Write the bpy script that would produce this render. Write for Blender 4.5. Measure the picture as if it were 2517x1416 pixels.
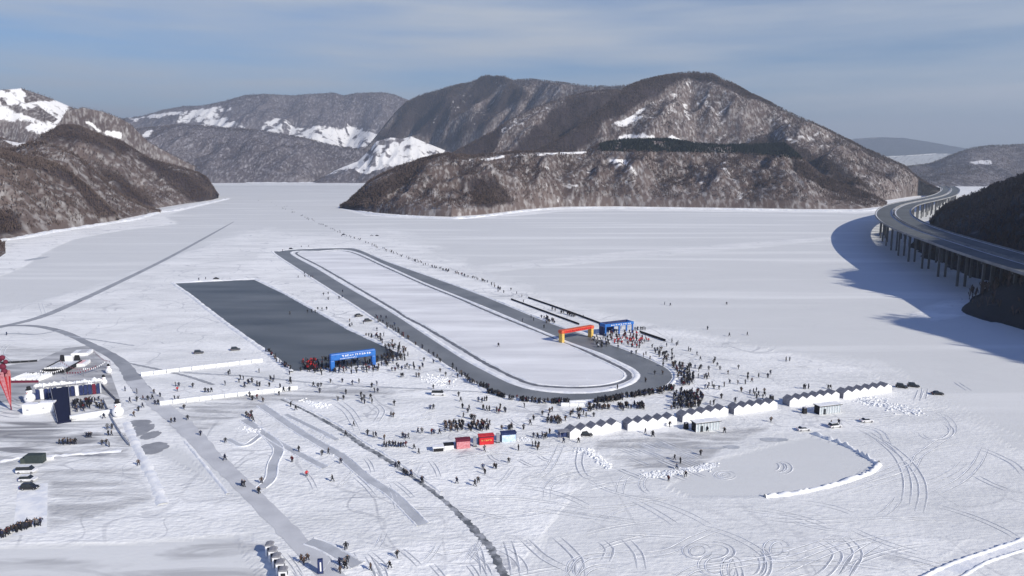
import bpy, bmesh, math, random
import numpy as np
from mathutils import Vector, Matrix
R = math.radians
random.seed(7); rng = np.random.default_rng(7)
for o in list(bpy.data.objects): bpy.data.objects.remove(o)
SC = bpy.context.scene; COL = SC.collection

# ------------------------------------------------------------ camera, sky, sun
F = 1800.0; W0, H0 = 2517.0, 1416.0; HOR = 412.0; CH = 90.0
PITCH = math.atan((H0/2-HOR)/F); CP, SP = math.cos(PITCH), math.sin(PITCH)
cam = bpy.data.cameras.new('camera'); camo = bpy.data.objects.new('camera', cam); COL.objects.link(camo)
camo.location = (0, 0, CH); camo.rotation_euler = (R(90)-PITCH, 0, 0)
cam.sensor_width = 36; cam.lens = 36*F/W0; cam.clip_start = 1; cam.clip_end = 90000
SC.camera = camo
SUN_ELEV = R(29); SAZ = math.atan2(.76, -.65)
SDIR = Vector((math.sin(SAZ)*math.cos(SUN_ELEV), math.cos(SAZ)*math.cos(SUN_ELEV), math.sin(SUN_ELEV)))
sl = bpy.data.lights.new('sun', 'SUN'); sl.energy = 4.9; sl.angle = R(0.5); sl.color = (1, .945, .84)
so = bpy.data.objects.new('sun', sl); COL.objects.link(so); so.rotation_euler = (-SDIR).to_track_quat('-Z', 'Y').to_euler()
wd = bpy.data.worlds.new('World'); SC.world = wd; wd.use_nodes = True
nt = wd.node_tree; nt.nodes.clear()
def N(nt, t, **k):
    n = nt.nodes.new(t)
    for a, b in k.items(): setattr(n, a, b)
    return n
out = N(nt, 'ShaderNodeOutputWorld'); bg = N(nt, 'ShaderNodeBackground'); sky = N(nt, 'ShaderNodeTexSky')
sky.sky_type = 'NISHITA'; sky.sun_disc = False; sky.sun_elevation = SUN_ELEV; sky.sun_rotation = SAZ
sky.altitude = 300; sky.air_density = 1.0; sky.dust_density = .6; sky.ozone_density = 2.5
tc = N(nt, 'ShaderNodeTexCoord'); mp = N(nt, 'ShaderNodeMapping'); mp.inputs['Scale'].default_value = (1.1, 1.1, 11)
mp.inputs['Rotation'].default_value = (R(5), R(-6), 0)
nz = N(nt, 'ShaderNodeTexNoise'); nz.inputs['Scale'].default_value = 1.6; nz.inputs['Detail'].default_value = 5; nz.inputs['Roughness'].default_value = .5
cr = N(nt, 'ShaderNodeMapRange'); cr.inputs[1].default_value = .38; cr.inputs[2].default_value = .64; cr.inputs[3].default_value = 0.05; cr.inputs[4].default_value = .9
mx = N(nt, 'ShaderNodeMix', data_type='RGBA'); mx.inputs[7].default_value = (5.5, 5.9, 6.5, 1)
hs = N(nt, 'ShaderNodeMix', data_type='RGBA', blend_type='MULTIPLY'); hs.inputs[0].default_value = 1; hs.inputs[7].default_value = (.70, .82, 1.0, 1)
L = nt.links.new
L(tc.outputs['Generated'], mp.inputs['Vector']); L(mp.outputs[0], nz.inputs['Vector']); L(nz.outputs[0], cr.inputs[0])
sx = N(nt, 'ShaderNodeSeparateXYZ'); L(tc.outputs['Generated'], sx.inputs[0])
fd = N(nt, 'ShaderNodeMapRange'); L(sx.outputs[2], fd.inputs[0]); fd.inputs[1].default_value = .26; fd.inputs[2].default_value = .5; fd.inputs[3].default_value = 1; fd.inputs[4].default_value = 0
ml = N(nt, 'ShaderNodeMath', operation='MULTIPLY'); L(cr.outputs[0], ml.inputs[0]); L(fd.outputs[0], ml.inputs[1])
up = N(nt, 'ShaderNodeMapRange'); L(sx.outputs[2], up.inputs[0]); up.inputs[1].default_value = .2; up.inputs[2].default_value = .6; up.inputs[3].default_value = 1.0; up.inputs[4].default_value = 0
mu = N(nt, 'ShaderNodeMix', data_type='RGBA', blend_type='MULTIPLY'); mu.inputs[0].default_value = 1; tn = N(nt, 'ShaderNodeMix', data_type='RGBA'); tn.inputs[6].default_value = (.42, .60, 1.0, 1); tn.inputs[7].default_value = (1, 1, 1, 1); L(up.outputs[0], tn.inputs[0]); L(tn.outputs[2], mu.inputs[7])
L(sky.outputs[0], hs.inputs[6]); L(hs.outputs[2], mu.inputs[6]); L(mu.outputs[2], mx.inputs[6]); L(ml.outputs[0], mx.inputs[0]); L(mx.outputs[2], bg.inputs['Color'])
bg.inputs['Strength'].default_value = .095; L(bg.outputs[0], out.inputs[0])
SC.view_settings.view_transform = 'Standard'; SC.view_settings.look = 'None'; SC.view_settings.exposure = 0.22; SC.view_settings.gamma = 1
SC.cycles.volume_bounces = 0; SC.cycles.max_bounces = 5; SC.cycles.volume_max_steps = 64

# ------------------------------------------------------------ pixel -> world helpers (photo is 2517 x 1416)
def ray(px, py):
    u = (px-W0/2)/F; v = (H0/2-py)/F
    return u, CP+v*SP, -SP+v*CP
def G(px, py, h=0.0):
    a, b, c = ray(px, py); t = (h-CH)/c
    return Vector((a*t, b*t, h))
def P(px, py, D):
    a, b, c = ray(px, py); t = D/b
    return Vector((a*t, D, CH+c*t))
def proj(x, y, z):
    z = z-CH; d = y*CP - z*SP; up = y*SP + z*CP
    return W0/2+F*x/d, H0/2-F*up/d
def mpp(py):                      # metres per photo pixel at ground row py
    g = G(W0/2, py); return math.hypot(g.y, CH)/F/ (1)

# ------------------------------------------------------------ noise
def _h(ix, iy, s):
    n = (ix.astype(np.int64)*374761393 + iy.astype(np.int64)*668265263 + s*2147483647) & 0xffffffff
    n = ((n ^ (n >> 13))*1274126177) & 0xffffffff
    n = (n ^ (n >> 16)) & 0xffff
    return n/65535.0
def vn(x, y, s=0):
    x = np.asarray(x, float); y = np.asarray(y, float)
    ix = np.floor(x); iy = np.floor(y); fx = x-ix; fy = y-iy
    fx = fx*fx*fx*(fx*(fx*6-15)+10); fy = fy*fy*fy*(fy*(fy*6-15)+10)
    a = _h(ix, iy, s); b = _h(ix+1, iy, s); c = _h(ix, iy+1, s); d = _h(ix+1, iy+1, s)
    return (a*(1-fx)+b*fx)*(1-fy)+(c*(1-fx)+d*fx)*fy
def fbm(x, y, s=0, o=4, g=.5):
    r = 0; a = 1; t = 0
    for i in range(o):
        r = r+a*vn(x*2**i+i*17.3, y*2**i-i*9.1, s+i); t += a; a *= g
    return r/t
def inpoly(x, y, poly):
    x = np.asarray(x, float); y = np.asarray(y, float); c = np.zeros(x.shape, bool); n = len(poly)
    for i in range(n):
        x1, y1 = poly[i][:2]; x2, y2 = poly[(i+1) % n][:2]
        if y1 == y2: continue
        c ^= ((y1 > y) != (y2 > y)) & (x < (x2-x1)*(y-y1)/(y2-y1)+x1)
    return c

# ------------------------------------------------------------ materials
MATS = {}
def mat(name, col, rough=.8, col2=None, scale=1.0, lo=.4, hi=.6, detail=4, bump=0, bscale=None, stretch=(1, 1, 1), metal=0, spec=.3, coord='Object'):
    if name in MATS: return MATS[name]
    m = bpy.data.materials.new(name); m.use_nodes = True; t = m.node_tree; b = t.nodes['Principled BSDF']
    b.inputs['Roughness'].default_value = rough; b.inputs['Metallic'].default_value = metal
    b.inputs['Specular IOR Level'].default_value = spec
    tc = N(t, 'ShaderNodeTexCoord'); mp = N(t, 'ShaderNodeMapping'); mp.inputs['Scale'].default_value = stretch
    t.links.new(tc.outputs[coord], mp.inputs[0])
    nz = N(t, 'ShaderNodeTexNoise'); nz.inputs['Scale'].default_value = scale; nz.inputs['Detail'].default_value = detail
    t.links.new(mp.outputs[0], nz.inputs['Vector'])
    c2 = col2 or tuple(c*.82 for c in col)
    mr = N(t, 'ShaderNodeMapRange'); mr.inputs[1].default_value = lo; mr.inputs[2].default_value = hi
    t.links.new(nz.outputs[0], mr.inputs[0])
    mx = N(t, 'ShaderNodeMix', data_type='RGBA'); mx.inputs[6].default_value = (*col, 1); mx.inputs[7].default_value = (*c2, 1)
    t.links.new(mr.outputs[0], mx.inputs[0]); t.links.new(mx.outputs[2], b.inputs['Base Color'])
    if bump:
        bp = N(t, 'ShaderNodeBump'); bp.inputs['Strength'].default_value = bump; bp.inputs['Distance'].default_value = .3
        n2 = N(t, 'ShaderNodeTexNoise'); n2.inputs['Scale'].default_value = bscale or scale*3; n2.inputs['Detail'].default_value = 4
        t.links.new(mp.outputs[0], n2.inputs['Vector']); t.links.new(n2.outputs[0], bp.inputs['Height']); t.links.new(bp.outputs[0], b.inputs['Normal'])
    MATS[name] = m; return m
WHITE = (.93, .925, .905)
M_snow = mat('snow', WHITE, .85, (.74, .76, .80), .25, bump=.5, bscale=.8)
M_snow2 = mat('packed_snow', (.70, .72, .76), .8, (.56, .58, .62), .3, bump=.4, bscale=.9)
M_rut = mat('rut_snow', (.52, .535, .56), .8, (.40, .42, .45), .4)
M_road = mat('scraped_ice_road', (.30, .31, .33), .7, (.40, .41, .43), .12, .35, .65, stretch=(.5, 1.5, 1))
M_road2 = mat('light_ice_road', (.44, .455, .48), .7, (.54, .555, .58), .15)
M_rink = mat('dark_rink_ice', (.060, .072, .082), .42, (.15, .162, .17), .022, .30, .72, 7, stretch=(.6, 2.2, 1), spec=.25, bump=.2, bscale=.05)
M_track = mat('grey_track_ice', (.15, .16, .17), .5, (.25, .26, .27), .05, .3, .75, 7, stretch=(1, 1, 1), spec=.3, bump=.2, bscale=.1)
M_line = mat('bare_ice_line', (.13, .135, .15), .6, (.2, .21, .23), .3)
M_crack = mat('slushy_crack', (.13, .14, .15), .7, (.40, .41, .43), .35, .42, .62)
M_asph = mat('bridge_asphalt', (.13, .14, .145), .85, (.10, .108, .112), .05)
M_conc = mat('bridge_concrete', (.30, .30, .305), .85, (.22, .22, .225), .08)
M_black = mat('black_fabric', (.02, .02, .024), .8)
M_glass = mat('dark_glass', (.02, .024, .03), .12, spec=.6)
M_tyre = mat('rubber', (.02, .02, .02), .9)
M_lamp = mat('lamp_glass', (.8, .8, .78), .2)
M_redlamp = mat('tail_lamp_glass', (.5, .02, .02), .3)
M_white = mat('white_panel', (.88, .88, .9), .5, (.80, .80, .83), .7)
M_grey = mat('grey_panel', (.30, .30, .34), .6)
M_roof = mat('grey_roof_sheet', (.20, .20, .225), .7, (.28, .28, .30), 1.2)
M_red = mat('red_vinyl', (.62, .03, .035), .45, (.5, .02, .03), .8)
M_pink = mat('faded_red_vinyl', (.55, .17, .19), .5, (.66, .30, .32), 1.6)
M_yel = mat('yellow_vinyl', (.75, .50, .14), .5)
M_orange = mat('orange_vinyl', (.65, .12, .05), .5)
M_blue = mat('blue_vinyl', (.025, .12, .42), .45, (.03, .16, .5), .6)
M_navy = mat('navy_fabric', (.018, .028, .095), .7, (.03, .045, .13), .6)
M_lblue = mat('pale_blue_panel', (.45, .6, .78), .5, (.7, .8, .9), .6)
M_green = mat('dark_green_canvas', (.045, .06, .06), .7)
M_maroon = mat('maroon_fabric', (.16, .02, .045), .8)
M_skin = mat('skin', (.5, .32, .24), .6)
COATS = {'black': M_black, 'navy': mat('navy_coat', (.016, .02, .05), .8), 'maroon': mat('maroon_coat', (.09, .014, .022), .8), 'red': mat('red_coat', (.5, .03, .04), .8), 'grey': mat('grey_coat', (.12, .12, .13), .8),
         'brown': mat('brown_coat', (.07, .045, .035), .8), 'white': mat('white_coat', (.7, .7, .72), .8), 'blue': mat('blue_coat', (.02, .04, .11), .8)}
M_trous = mat('dark_trousers', (.022, .022, .03), .85)

def tag(o, label=None, cat=None, group=None, kind=None):
    if label: o['label'] = label
    if cat: o['category'] = cat
    if group: o['group'] = group
    if kind: o['kind'] = kind
    return o
def empty(name, loc, rz=0):
    o = bpy.data.objects.new(name, None); o.location = loc; o.rotation_euler = (0, 0, rz); COL.objects.link(o); return o
class MB:
    def __init__(s): s.v = []; s.f = []; s.m = []
    def quad(s, pts, m=0):
        n = len(s.v); s.v += [tuple(p) for p in pts]; s.f.append(tuple(range(n, n+len(pts)))); s.m.append(m)
    def box(s, c, d, rz=0, m=0, taper=1.0):
        x, y, z = d[0]/2, d[1]/2, d[2]/2; cc, ss = math.cos(rz), math.sin(rz); n = len(s.v)
        for k, (a, b, e) in enumerate([(-1,-1,-1),(1,-1,-1),(1,1,-1),(-1,1,-1),(-1,-1,1),(1,-1,1),(1,1,1),(-1,1,1)]):
            t = taper if e > 0 else 1
            X, Y = a*x*t, b*y*t; s.v.append((c[0]+X*cc-Y*ss, c[1]+X*ss+Y*cc, c[2]+e*z))
        for f in [(0,3,2,1),(4,5,6,7),(0,1,5,4),(1,2,6,5),(2,3,7,6),(3,0,4,7)]:
            s.f.append(tuple(n+i for i in f)); s.m.append(m)
        return s
    def tube(s, p0, p1, r0, r1=None, n=8, m=0):
        r1 = r0 if r1 is None else r1; p0 = Vector(p0); p1 = Vector(p1); d = (p1-p0).normalized()
        a = d.orthogonal().normalized(); b = d.cross(a); k = len(s.v)
        for p, r in ((p0, r0), (p1, r1)):
            for i in range(n):
                t = 2*math.pi*i/n; s.v.append(tuple(p+a*(r*math.cos(t))+b*(r*math.sin(t))))
        for i in range(n):
            j = (i+1) % n; s.f.append((k+i, k+j, k+n+j, k+n+i)); s.m.append(m)
        s.f.append(tuple(k+i for i in range(n))[::-1]); s.m.append(m)
        s.f.append(tuple(k+n+i for i in range(n))); s.m.append(m); return s
    def ball(s, c, r, n=10, m=0, sq=(1, 1, 1), jit=0, seed=0):
        k = len(s.v); rr = random.Random(seed)
        rows = n//2+1
        for i in range(rows):
            ph = math.pi*i/(rows-1)
            for j in range(n):
                t = 2*math.pi*j/n; q = r*(1+jit*(rr.random()-.5))
                s.v.append((c[0]+q*sq[0]*math.sin(ph)*math.cos(t), c[1]+q*sq[1]*math.sin(ph)*math.sin(t), c[2]+q*sq[2]*math.cos(ph)))
        for i in range(rows-1):
            for j in range(n):
                a = k+i*n+j; b = k+i*n+(j+1) % n; s.f.append((a, a+n, b+n, b)); s.m.append(m)
        return s
    def prism(s, prof, y0, y1, m=0, inset=0):           # profile in XZ, extruded along Y
        n = len(prof); k = len(s.v)
        for y in (y0, y1):
            for x, z in prof: s.v.append((x, y, z))
        for i in range(n):
            j = (i+1) % n; s.f.append((k+i, k+j, k+n+j, k+n+i)); s.m.append(m)
        s.f.append(tuple(k+i for i in range(n))[::-1]); s.f.append(tuple(k+n+i for i in range(n))); s.m += [m, m]; return s
    def mesh(s, name, mats, smooth=False):
        me = bpy.data.meshes.new(name); me.from_pydata(s.v, [], s.f)
        mats = mats if isinstance(mats, (list, tuple)) else [mats]
        for q in mats: me.materials.append(q)
        me.polygons.foreach_set('material_index', s.m)
        if smooth: me.polygons.foreach_set('use_smooth', [True]*len(s.f))
        me.update(); return me
    def build(s, name, mats, parent=None, smooth=False, bevel=0):
        o = bpy.data.objects.new(name, s.mesh(name, mats, smooth)); COL.objects.link(o)
        if parent: o.parent = parent
        if bevel:
            b = o.modifiers.new('bevel', 'BEVEL'); b.width = bevel; b.segments = 2; b.limit_method = 'ANGLE'
        return o
def copy_tree(o, parent=None):
    c = o.copy(); COL.objects.link(c); c.parent = parent
    for ch in list(o.children): copy_tree(ch, c)
    return c
def grid_obj(name, X, Y, Z, m, attrs=None, smooth=True):
    ny, nx = X.shape; v = np.stack([X, Y, Z], -1).reshape(-1, 3)
    i = np.arange(ny*nx).reshape(ny, nx)
    f = np.stack([i[:-1, :-1], i[:-1, 1:], i[1:, 1:], i[1:, :-1]], -1).reshape(-1, 4)
    return raw_obj(name, v, f, m, attrs, smooth)
def raw_obj(name, v, f, m, attrs=None, smooth=False):
    me = bpy.data.meshes.new(name); k = f.shape[1]
    me.vertices.add(len(v)); me.vertices.foreach_set('co', np.ascontiguousarray(v, np.float32).ravel())
    me.loops.add(f.size); me.loops.foreach_set('vertex_index', np.ascontiguousarray(f, np.int32).ravel())
    me.polygons.add(len(f)); me.polygons.foreach_set('loop_start', np.arange(0, f.size, k, dtype=np.int32))
    try: me.polygons.foreach_set('loop_total', np.full(len(f), k, np.int32))
    except Exception: pass
    if smooth: me.polygons.foreach_set('use_smooth', np.ones(len(f), bool))
    for a, d in (attrs or {}).items():
        at = me.attributes.new(a, 'FLOAT', 'POINT'); at.data.foreach_set('value', np.ascontiguousarray(d, np.float32).ravel())
    me.materials.append(m); me.update(calc_edges=True)
    o = bpy.data.objects.new(name, me); COL.objects.link(o); return o

# ------------------------------------------------------------ ground: one snow-covered ice sheet to the horizon
def gw(pts): return [tuple(G(x, y)[:2]) for x, y in pts]
def ground_mat():
    m = bpy.data.materials.new('lake_snow'); m.use_nodes = True; t = m.node_tree; b = t.nodes['Principled BSDF']
    b.inputs['Roughness'].default_value = .75; b.inputs['Specular IOR Level'].default_value = .25; l = t.links.new
    tc = N(t, 'ShaderNodeTexCoord')
    def noise(scale, st, detail=5, rot=0, dist=0):
        mp = N(t, 'ShaderNodeMapping'); mp.inputs['Scale'].default_value = st; mp.inputs['Rotation'].default_value = (0, 0, rot)
        l(tc.outputs['Object'], mp.inputs[0]); n = N(t, 'ShaderNodeTexNoise'); n.inputs['Scale'].default_value = scale
        n.inputs['Detail'].default_value = detail; n.inputs['Distortion'].default_value = dist; l(mp.outputs[0], n.inputs[0]); return n.outputs[0]
    def math_(op, a, b_, clamp=False):
        n = N(t, 'ShaderNodeMath', operation=op, use_clamp=clamp)
        for i, q in enumerate((a, b_)):
            if isinstance(q, (int, float)): n.inputs[i].default_value = q
            else: l(q, n.inputs[i])
        return n.outputs[0]
    def rngn(v, a, b_, c=0, d=1):
        n = N(t, 'ShaderNodeMapRange'); l(v, n.inputs[0])
        for i, q in enumerate((a, b_, c, d)): n.inputs[i+1].default_value = q
        return n.outputs[0]
    at = N(t, 'ShaderNodeAttribute', attribute_name='tramp').outputs['Fac']
    gr = N(t, 'ShaderNodeAttribute', attribute_name='grime').outputs['Fac']
    s1 = rngn(noise(.05, (.28, 1.25, 1), 6, .12, .6), .42, .62)       # long wind streaks
    s2 = rngn(noise(.35, (.45, 1.3, 1), 5, -.2), .38, .66)            # small scuffs
    s3 = rngn(noise(.006, (1, 2, 1), 4, .3), .3, .7)
    s5 = rngn(noise(.028, (.6, 1.3, 1), 7, .5, .8), .36, .6)
    k = math_('ADD', math_('ADD', math_('MULTIPLY', s1, .42), math_('MULTIPLY', s2, .34)), math_('MULTIPLY', s5, .46))
    f1 = math_('MULTIPLY', at, math_('ADD', .16, k), True)
    s4 = rngn(noise(.02, (.12, 1.3, 1), 7, .10, .4), .52, .66)
    f0 = math_('ADD', math_('MULTIPLY', s3, .15), math_('MULTIPLY', s4, .45), True)
    f = math_('MAXIMUM', f1, f0, True)
    mx = N(t, 'ShaderNodeMix', data_type='RGBA'); mx.inputs[6].default_value = (.665, .67, .66, 1); mx.inputs[7].default_value = (.95, .945, .92, 1)
    l(f, mx.inputs[0])
    gg = math_('MULTIPLY', gr, rngn(noise(.11, (.28, 1.5, 1), 7, .12, 1.2), .40, .60), True)
    m2 = N(t, 'ShaderNodeMix', data_type='RGBA'); m2.inputs[7].default_value = (.25, .25, .26, 1)
    l(mx.outputs[2], m2.inputs[6]); l(gg, m2.inputs[0])
    tr_ = None
    for sc_, st_, ro, th_ in ((.016, (1, .55, 1), .5, .0045), (.024, (.8, 1, 1), -.6, .006), (.011, (1, 1.6, 1), .1, .0035), (.04, (1, 1, 1), 1.1, .009)):
        q = math_('ABSOLUTE', math_('SUBTRACT', noise(sc_, st_, 1.5, ro, .3), .5), 0); q = rngn(q, th_*.4, th_, 1, 0)
        tr_ = q if tr_ is None else math_('MAXIMUM', tr_, q)
    tr_ = math_('MULTIPLY', math_('MULTIPLY', tr_, at, True), rngn(noise(.03, (1, 1, 1), 3), .42, .6), True)
    m4 = N(t, 'ShaderNodeMix', data_type='RGBA'); m4.inputs[7].default_value = (.36, .37, .40, 1); l(m2.outputs[2], m4.inputs[6]); l(math_('MULTIPLY', tr_, .55), m4.inputs[0]); l(m4.outputs[2], b.inputs['Base Color'])
    bp = N(t, 'ShaderNodeBump'); bp.inputs['Strength'].default_value = .75; bp.inputs['Distance'].default_value = .6
    h = math_('MULTIPLY', at, math_('ADD', noise(.12, (.5, 1.6, 1), 6, .15), noise(.7, (.7, 1.2, 1), 4)))
    l(h, bp.inputs['Height']); l(bp.outputs[0], b.inputs['Normal']); return m
ys = np.concatenate([np.linspace(-900, 110, 12), 115*np.exp(np.linspace(0, math.log(45000/115), 620))])
ss = np.concatenate([np.linspace(-6, -1.02, 14), np.linspace(-1, 1, 480), np.linspace(1.02, 6, 14)])
YY, SS = np.meshgrid(ys, ss, indexing='ij'); XX = SS*np.maximum(YY, 160)
def soft(poly_px, amp_px=1.0, s=0, world=False, n=6):
    poly = gw(poly_px); acc = np.zeros(XX.shape)
    for i in range(n):
        sc = .012; dx = (fbm(XX*sc*.6, YY*sc, s+i*31)-.5)*2; dy = (fbm(XX*sc*.6+50, YY*sc+50, s+i*31+7)-.5)*2
        a = amp_px*YY*YY/(F*CH)*1.0; b = amp_px*YY/F*3
        acc += inpoly(XX+dx*b, YY+dy*a, poly)
    return acc/n
tramp = .12*np.ones(XX.shape)
tramp = np.maximum(tramp, .78*soft([(-300, 900), (0, 760), (120, 735), (330, 668), (480, 612), (600, 560), (760, 575), (950, 560), (1250, 700), (1500, 770), (1650, 800), (1880, 850), (2140, 905), (2240, 960), (2300, 1010), (2100, 1055), (1900, 1070), (1560, 1090), (1360, 1230), (1290, 1416), (1250, 1700), (760, 1700), (600, 1330), (560, 1200), (420, 1090), (330, 1110), (0, 1140), (-400, 1100)], 26, 3))
tramp = np.maximum(tramp, 1.0*soft([(640, 600), (930, 592), (1230, 700), (1330, 755), (1500, 830), (1720, 900), (1800, 960), (1720, 1000), (1450, 1010), (1200, 990), (900, 970), (700, 930), (420, 700), (600, 650)], 14, 4))
tramp = np.maximum(tramp, .9*soft([(600, 1000), (1300, 1010), (1450, 1040), (1400, 1230), (1260, 1416), (1250, 1700), (900, 1700), (640, 1250), (560, 1150)], 12, 5))
tramp = np.maximum(tramp, .5*soft([(1750, 860), (2150, 880), (2330, 1000), (2517, 1100), (2800, 1200), (2700, 1400), (2250, 1700), (1250, 1700), (1350, 1150), (1600, 1100), (1850, 1060)], 30, 6))
tramp = np.maximum(tramp, .85*soft([(-300, 1030), (330, 1090), (480, 1160), (620, 1240), (640, 1310), (300, 1335), (-300, 1350)], 16, 31))
tramp *= 1-.8*soft([(1640, 1195), (1760, 1130), (1990, 1070), (2080, 1095), (2150, 1140), (2080, 1180), (1950, 1215), (1700, 1225)], 5, 8)
tramp = np.maximum(tramp, .8*soft([(1750, 1330), (2200, 1320), (2400, 1320), (2290, 1416), (1400, 1430), (1350, 1380)], 12, 9)*.8)
# bright snow along the shores
shoreL = [(-300, 590), (0, 590), (133, 562), (264, 545), (385, 518), (460, 503), (560, 484), (545, 495), (470, 512), (405, 530), (430, 552), (300, 566), (180, 588), (130, 610), (60, 655), (0, 680), (-400, 760)]
shoreC = [(830, 512), (900, 518), (1000, 530), (1111, 530), (1191, 524), (1286, 512), (1500, 500), (1800, 500), (2000, 500), (2170, 480), (2330, 440), (2700, 440), (2700, 478), (2400, 478), (2260, 520), (2100, 524), (1800, 521), (1500, 518), (1382, 521), (1191, 537), (1000, 537), (900, 530)]
tramp = np.maximum(tramp, 1.2*soft(shoreL, 3, 11)); tramp = np.maximum(tramp, 1.15*soft(shoreC, 1.5, 12))
tramp = np.maximum(tramp, soft([(500, 449), (900, 449), (900, 456), (500, 456)], .5, 13))
tramp = np.maximum(tramp, .8*soft([(2330, 455), (2700, 440), (2700, 480), (2360, 490)], 1, 14))
tramp = np.maximum(tramp, .9*soft([(2230, 775), (2330, 740), (2440, 700), (2500, 700), (2440, 760), (2300, 790)], 8, 15))
tramp = np.maximum(tramp, .62*soft([(1150, 655), (1500, 620), (2060, 580), (2060, 590), (1600, 632), (1200, 670)], 4, 16))
grime = .95*soft([(-100, 1030), (130, 1035), (270, 1000), (330, 1100), (250, 1125), (0, 1130), (-100, 1120)], 8, 21)
grime = np.maximum(grime, .6*soft([(380, 1000), (640, 965), (900, 950), (1050, 960), (640, 1000), (500, 1060), (420, 1060)], 8, 22))
grime = np.maximum(grime, .6*soft([(1480, 1075), (1700, 1060), (1900, 1050), (1780, 1100), (1700, 1160), (1560, 1150), (1460, 1110)], 8, 23))
grime = np.maximum(grime, .55*soft([(-100, 1100), (320, 1110), (380, 1230), (130, 1300), (130, 1180), (-100, 1170)], 14, 27))
grime = np.maximum(grime, .5*soft([(-100, 1350), (300, 1390), (500, 1330), (660, 1335), (640, 1500), (-100, 1500)], 6, 24))
grime = np.maximum(grime, .5*soft([(0, 850), (240, 850), (290, 1000), (0, 1020)], 6, 25))
ZZ = np.zeros(XX.shape)
tag(grid_obj('snow_covered_ice', XX, YY, ZZ, ground_mat(), {'tramp': np.clip(tramp, 0, 1.2), 'grime': grime}, False), kind='structure')

# ------------------------------------------------------------ strips, sheets, berms
def resample(pts, step):
    pts = [Vector(p) for p in pts]
    if len(pts) > 2:                                    # Catmull-Rom
        q = [pts[0]*2-pts[1]]+pts+[pts[-1]*2-pts[-2]]; o = []
        for i in range(1, len(q)-2):
            n = max(2, int((q[i+1]-q[i]).length/step))
            for k in range(n):
                t = k/n; a, b, c, d = q[i-1], q[i], q[i+1], q[i+2]
                o.append(.5*((2*b)+(c-a)*t+(2*a-5*b+4*c-d)*t*t+(3*b-a-3*c+d)*t**3))
        o.append(pts[-1]); return o
    n = max(1, int((pts[1]-pts[0]).length/step)); return [pts[0].lerp(pts[1], k/n) for k in range(n+1)]
def frames(pts):
    out = []
    for i, p in enumerate(pts):
        d = (pts[min(i+1, len(pts)-1)]-pts[max(i-1, 0)]); d.z = 0; d.normalize(); out.append((p, d, Vector((d.y, -d.x, 0))))
    return out
ZJ = [0]
def strip(name, px, w, z, m, jit=.15, mb=None, world=False, off=0, step=None):
    ZJ[0] += 1; z += .0012*(ZJ[0] % 23)
    own = mb is None; mb = mb or MB()
    pts = [Vector(p) for p in px] if world else [G(x, y) for x, y in px]
    ws = w if isinstance(w, (list, tuple)) else [w]*len(pts)
    st = step or max(1.0, min(ws)*.8); rs = resample(pts, st); cum = [0]
    # width by nearest original param
    n = len(rs); k = len(mb.v)
    for i, (p, d, s) in enumerate(frames(rs)):
        t = i/(n-1)*(len(ws)-1) if n > 1 else 0; a = int(min(t, len(ws)-2)) if len(ws) > 1 else 0
        ww = ws[a]+(ws[min(a+1, len(ws)-1)]-ws[a])*(t-a)
        j1 = 1+jit*(random.random()-.5)*2; j2 = 1+jit*(random.random()-.5)*2
        mb.v.append(tuple(p+s*(off-ww/2*j1)+Vector((0, 0, z)))); mb.v.append(tuple(p+s*(off+ww/2*j2)+Vector((0, 0, z))))
        if i: mb.f.append((k+2*i-2, k+2*i-1, k+2*i+1, k+2*i)); mb.m.append(0)
    if own: return tag(mb.build(name, m), kind='structure')
def sheet(name, px, z, m, world=False):
    from mathutils.geometry import tessellate_polygon
    pts = [Vector(p) for p in px] if world else [G(x, y) for x, y in px]
    tr = tessellate_polygon([pts]); mb = MB(); mb.v = [(p.x, p.y, z) for p in pts]
    for t in tr:
        a, b, c = [pts[i] for i in t]
        if (b-a).cross(c-a).z < 0: t = (t[0], t[2], t[1])
        mb.f.append(tuple(t)); mb.m.append(0)
    return tag(mb.build(name, m), kind='structure')
def ridge(mb, pts, w, h, lump=.4, off=0, step=None, taper=0):
    rs = resample(pts, step or max(.8, w*.5)); k = len(mb.v); prof = [(-.5, -.02), (-.28, .7), (0, 1), (.25, .75), (.5, -.02)]
    for i, (p, d, s) in enumerate(frames(rs)):
        hh = h*(1-lump+2*lump*random.random()); ww = w*(1-lump*.5+lump*random.random())
        if taper: e = min(1, (i+.2)/(taper*len(rs)), (len(rs)-i-.8)/(taper*len(rs))); hh *= e; ww *= .3+.7*e
        for a, b in prof: mb.v.append(tuple(p+s*(off+a*ww)+Vector((0, 0, b*hh*(1+.3*(random.random()-.5)) if b > 0 else -.05))))
        if i:
            for j in range(4):
                a = k+(i-1)*5+j; mb.f.append((a, a+1, a+6, a+5)); mb.m.append(0)
def berm(name, px, w, h, m=None, lump=.4, world=False):
    mb = MB(); ridge(mb, px if world else [G(x, y) for x, y in px], w, h, lump); return tag(mb.build(name, m or M_snow, smooth=True), kind='structure')

# rink
RINK = [(432, 697), (530, 692), (625, 688), (700, 724), (760, 757), (821, 790), (862, 813), (900, 832), (946, 853), (990, 873), (900, 897), (722, 912), (650, 857), (575, 805), (505, 752), (466, 722)]
sheet('rink_ice', RINK, .03, M_rink)
berm('snow_berm', [(422, 695), (466, 725), (505, 756), (575, 809), (650, 862), (700, 900), (716, 916)], 3.2, .6)
berm('snow_berm', [(428, 695), (530, 690), (627, 685)], 3.5, .5)
berm('snow_berm', [(630, 686), (700, 721), (760, 754), (821, 787), (862, 810), (902, 829), (948, 850)], 3.4, .6)
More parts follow.
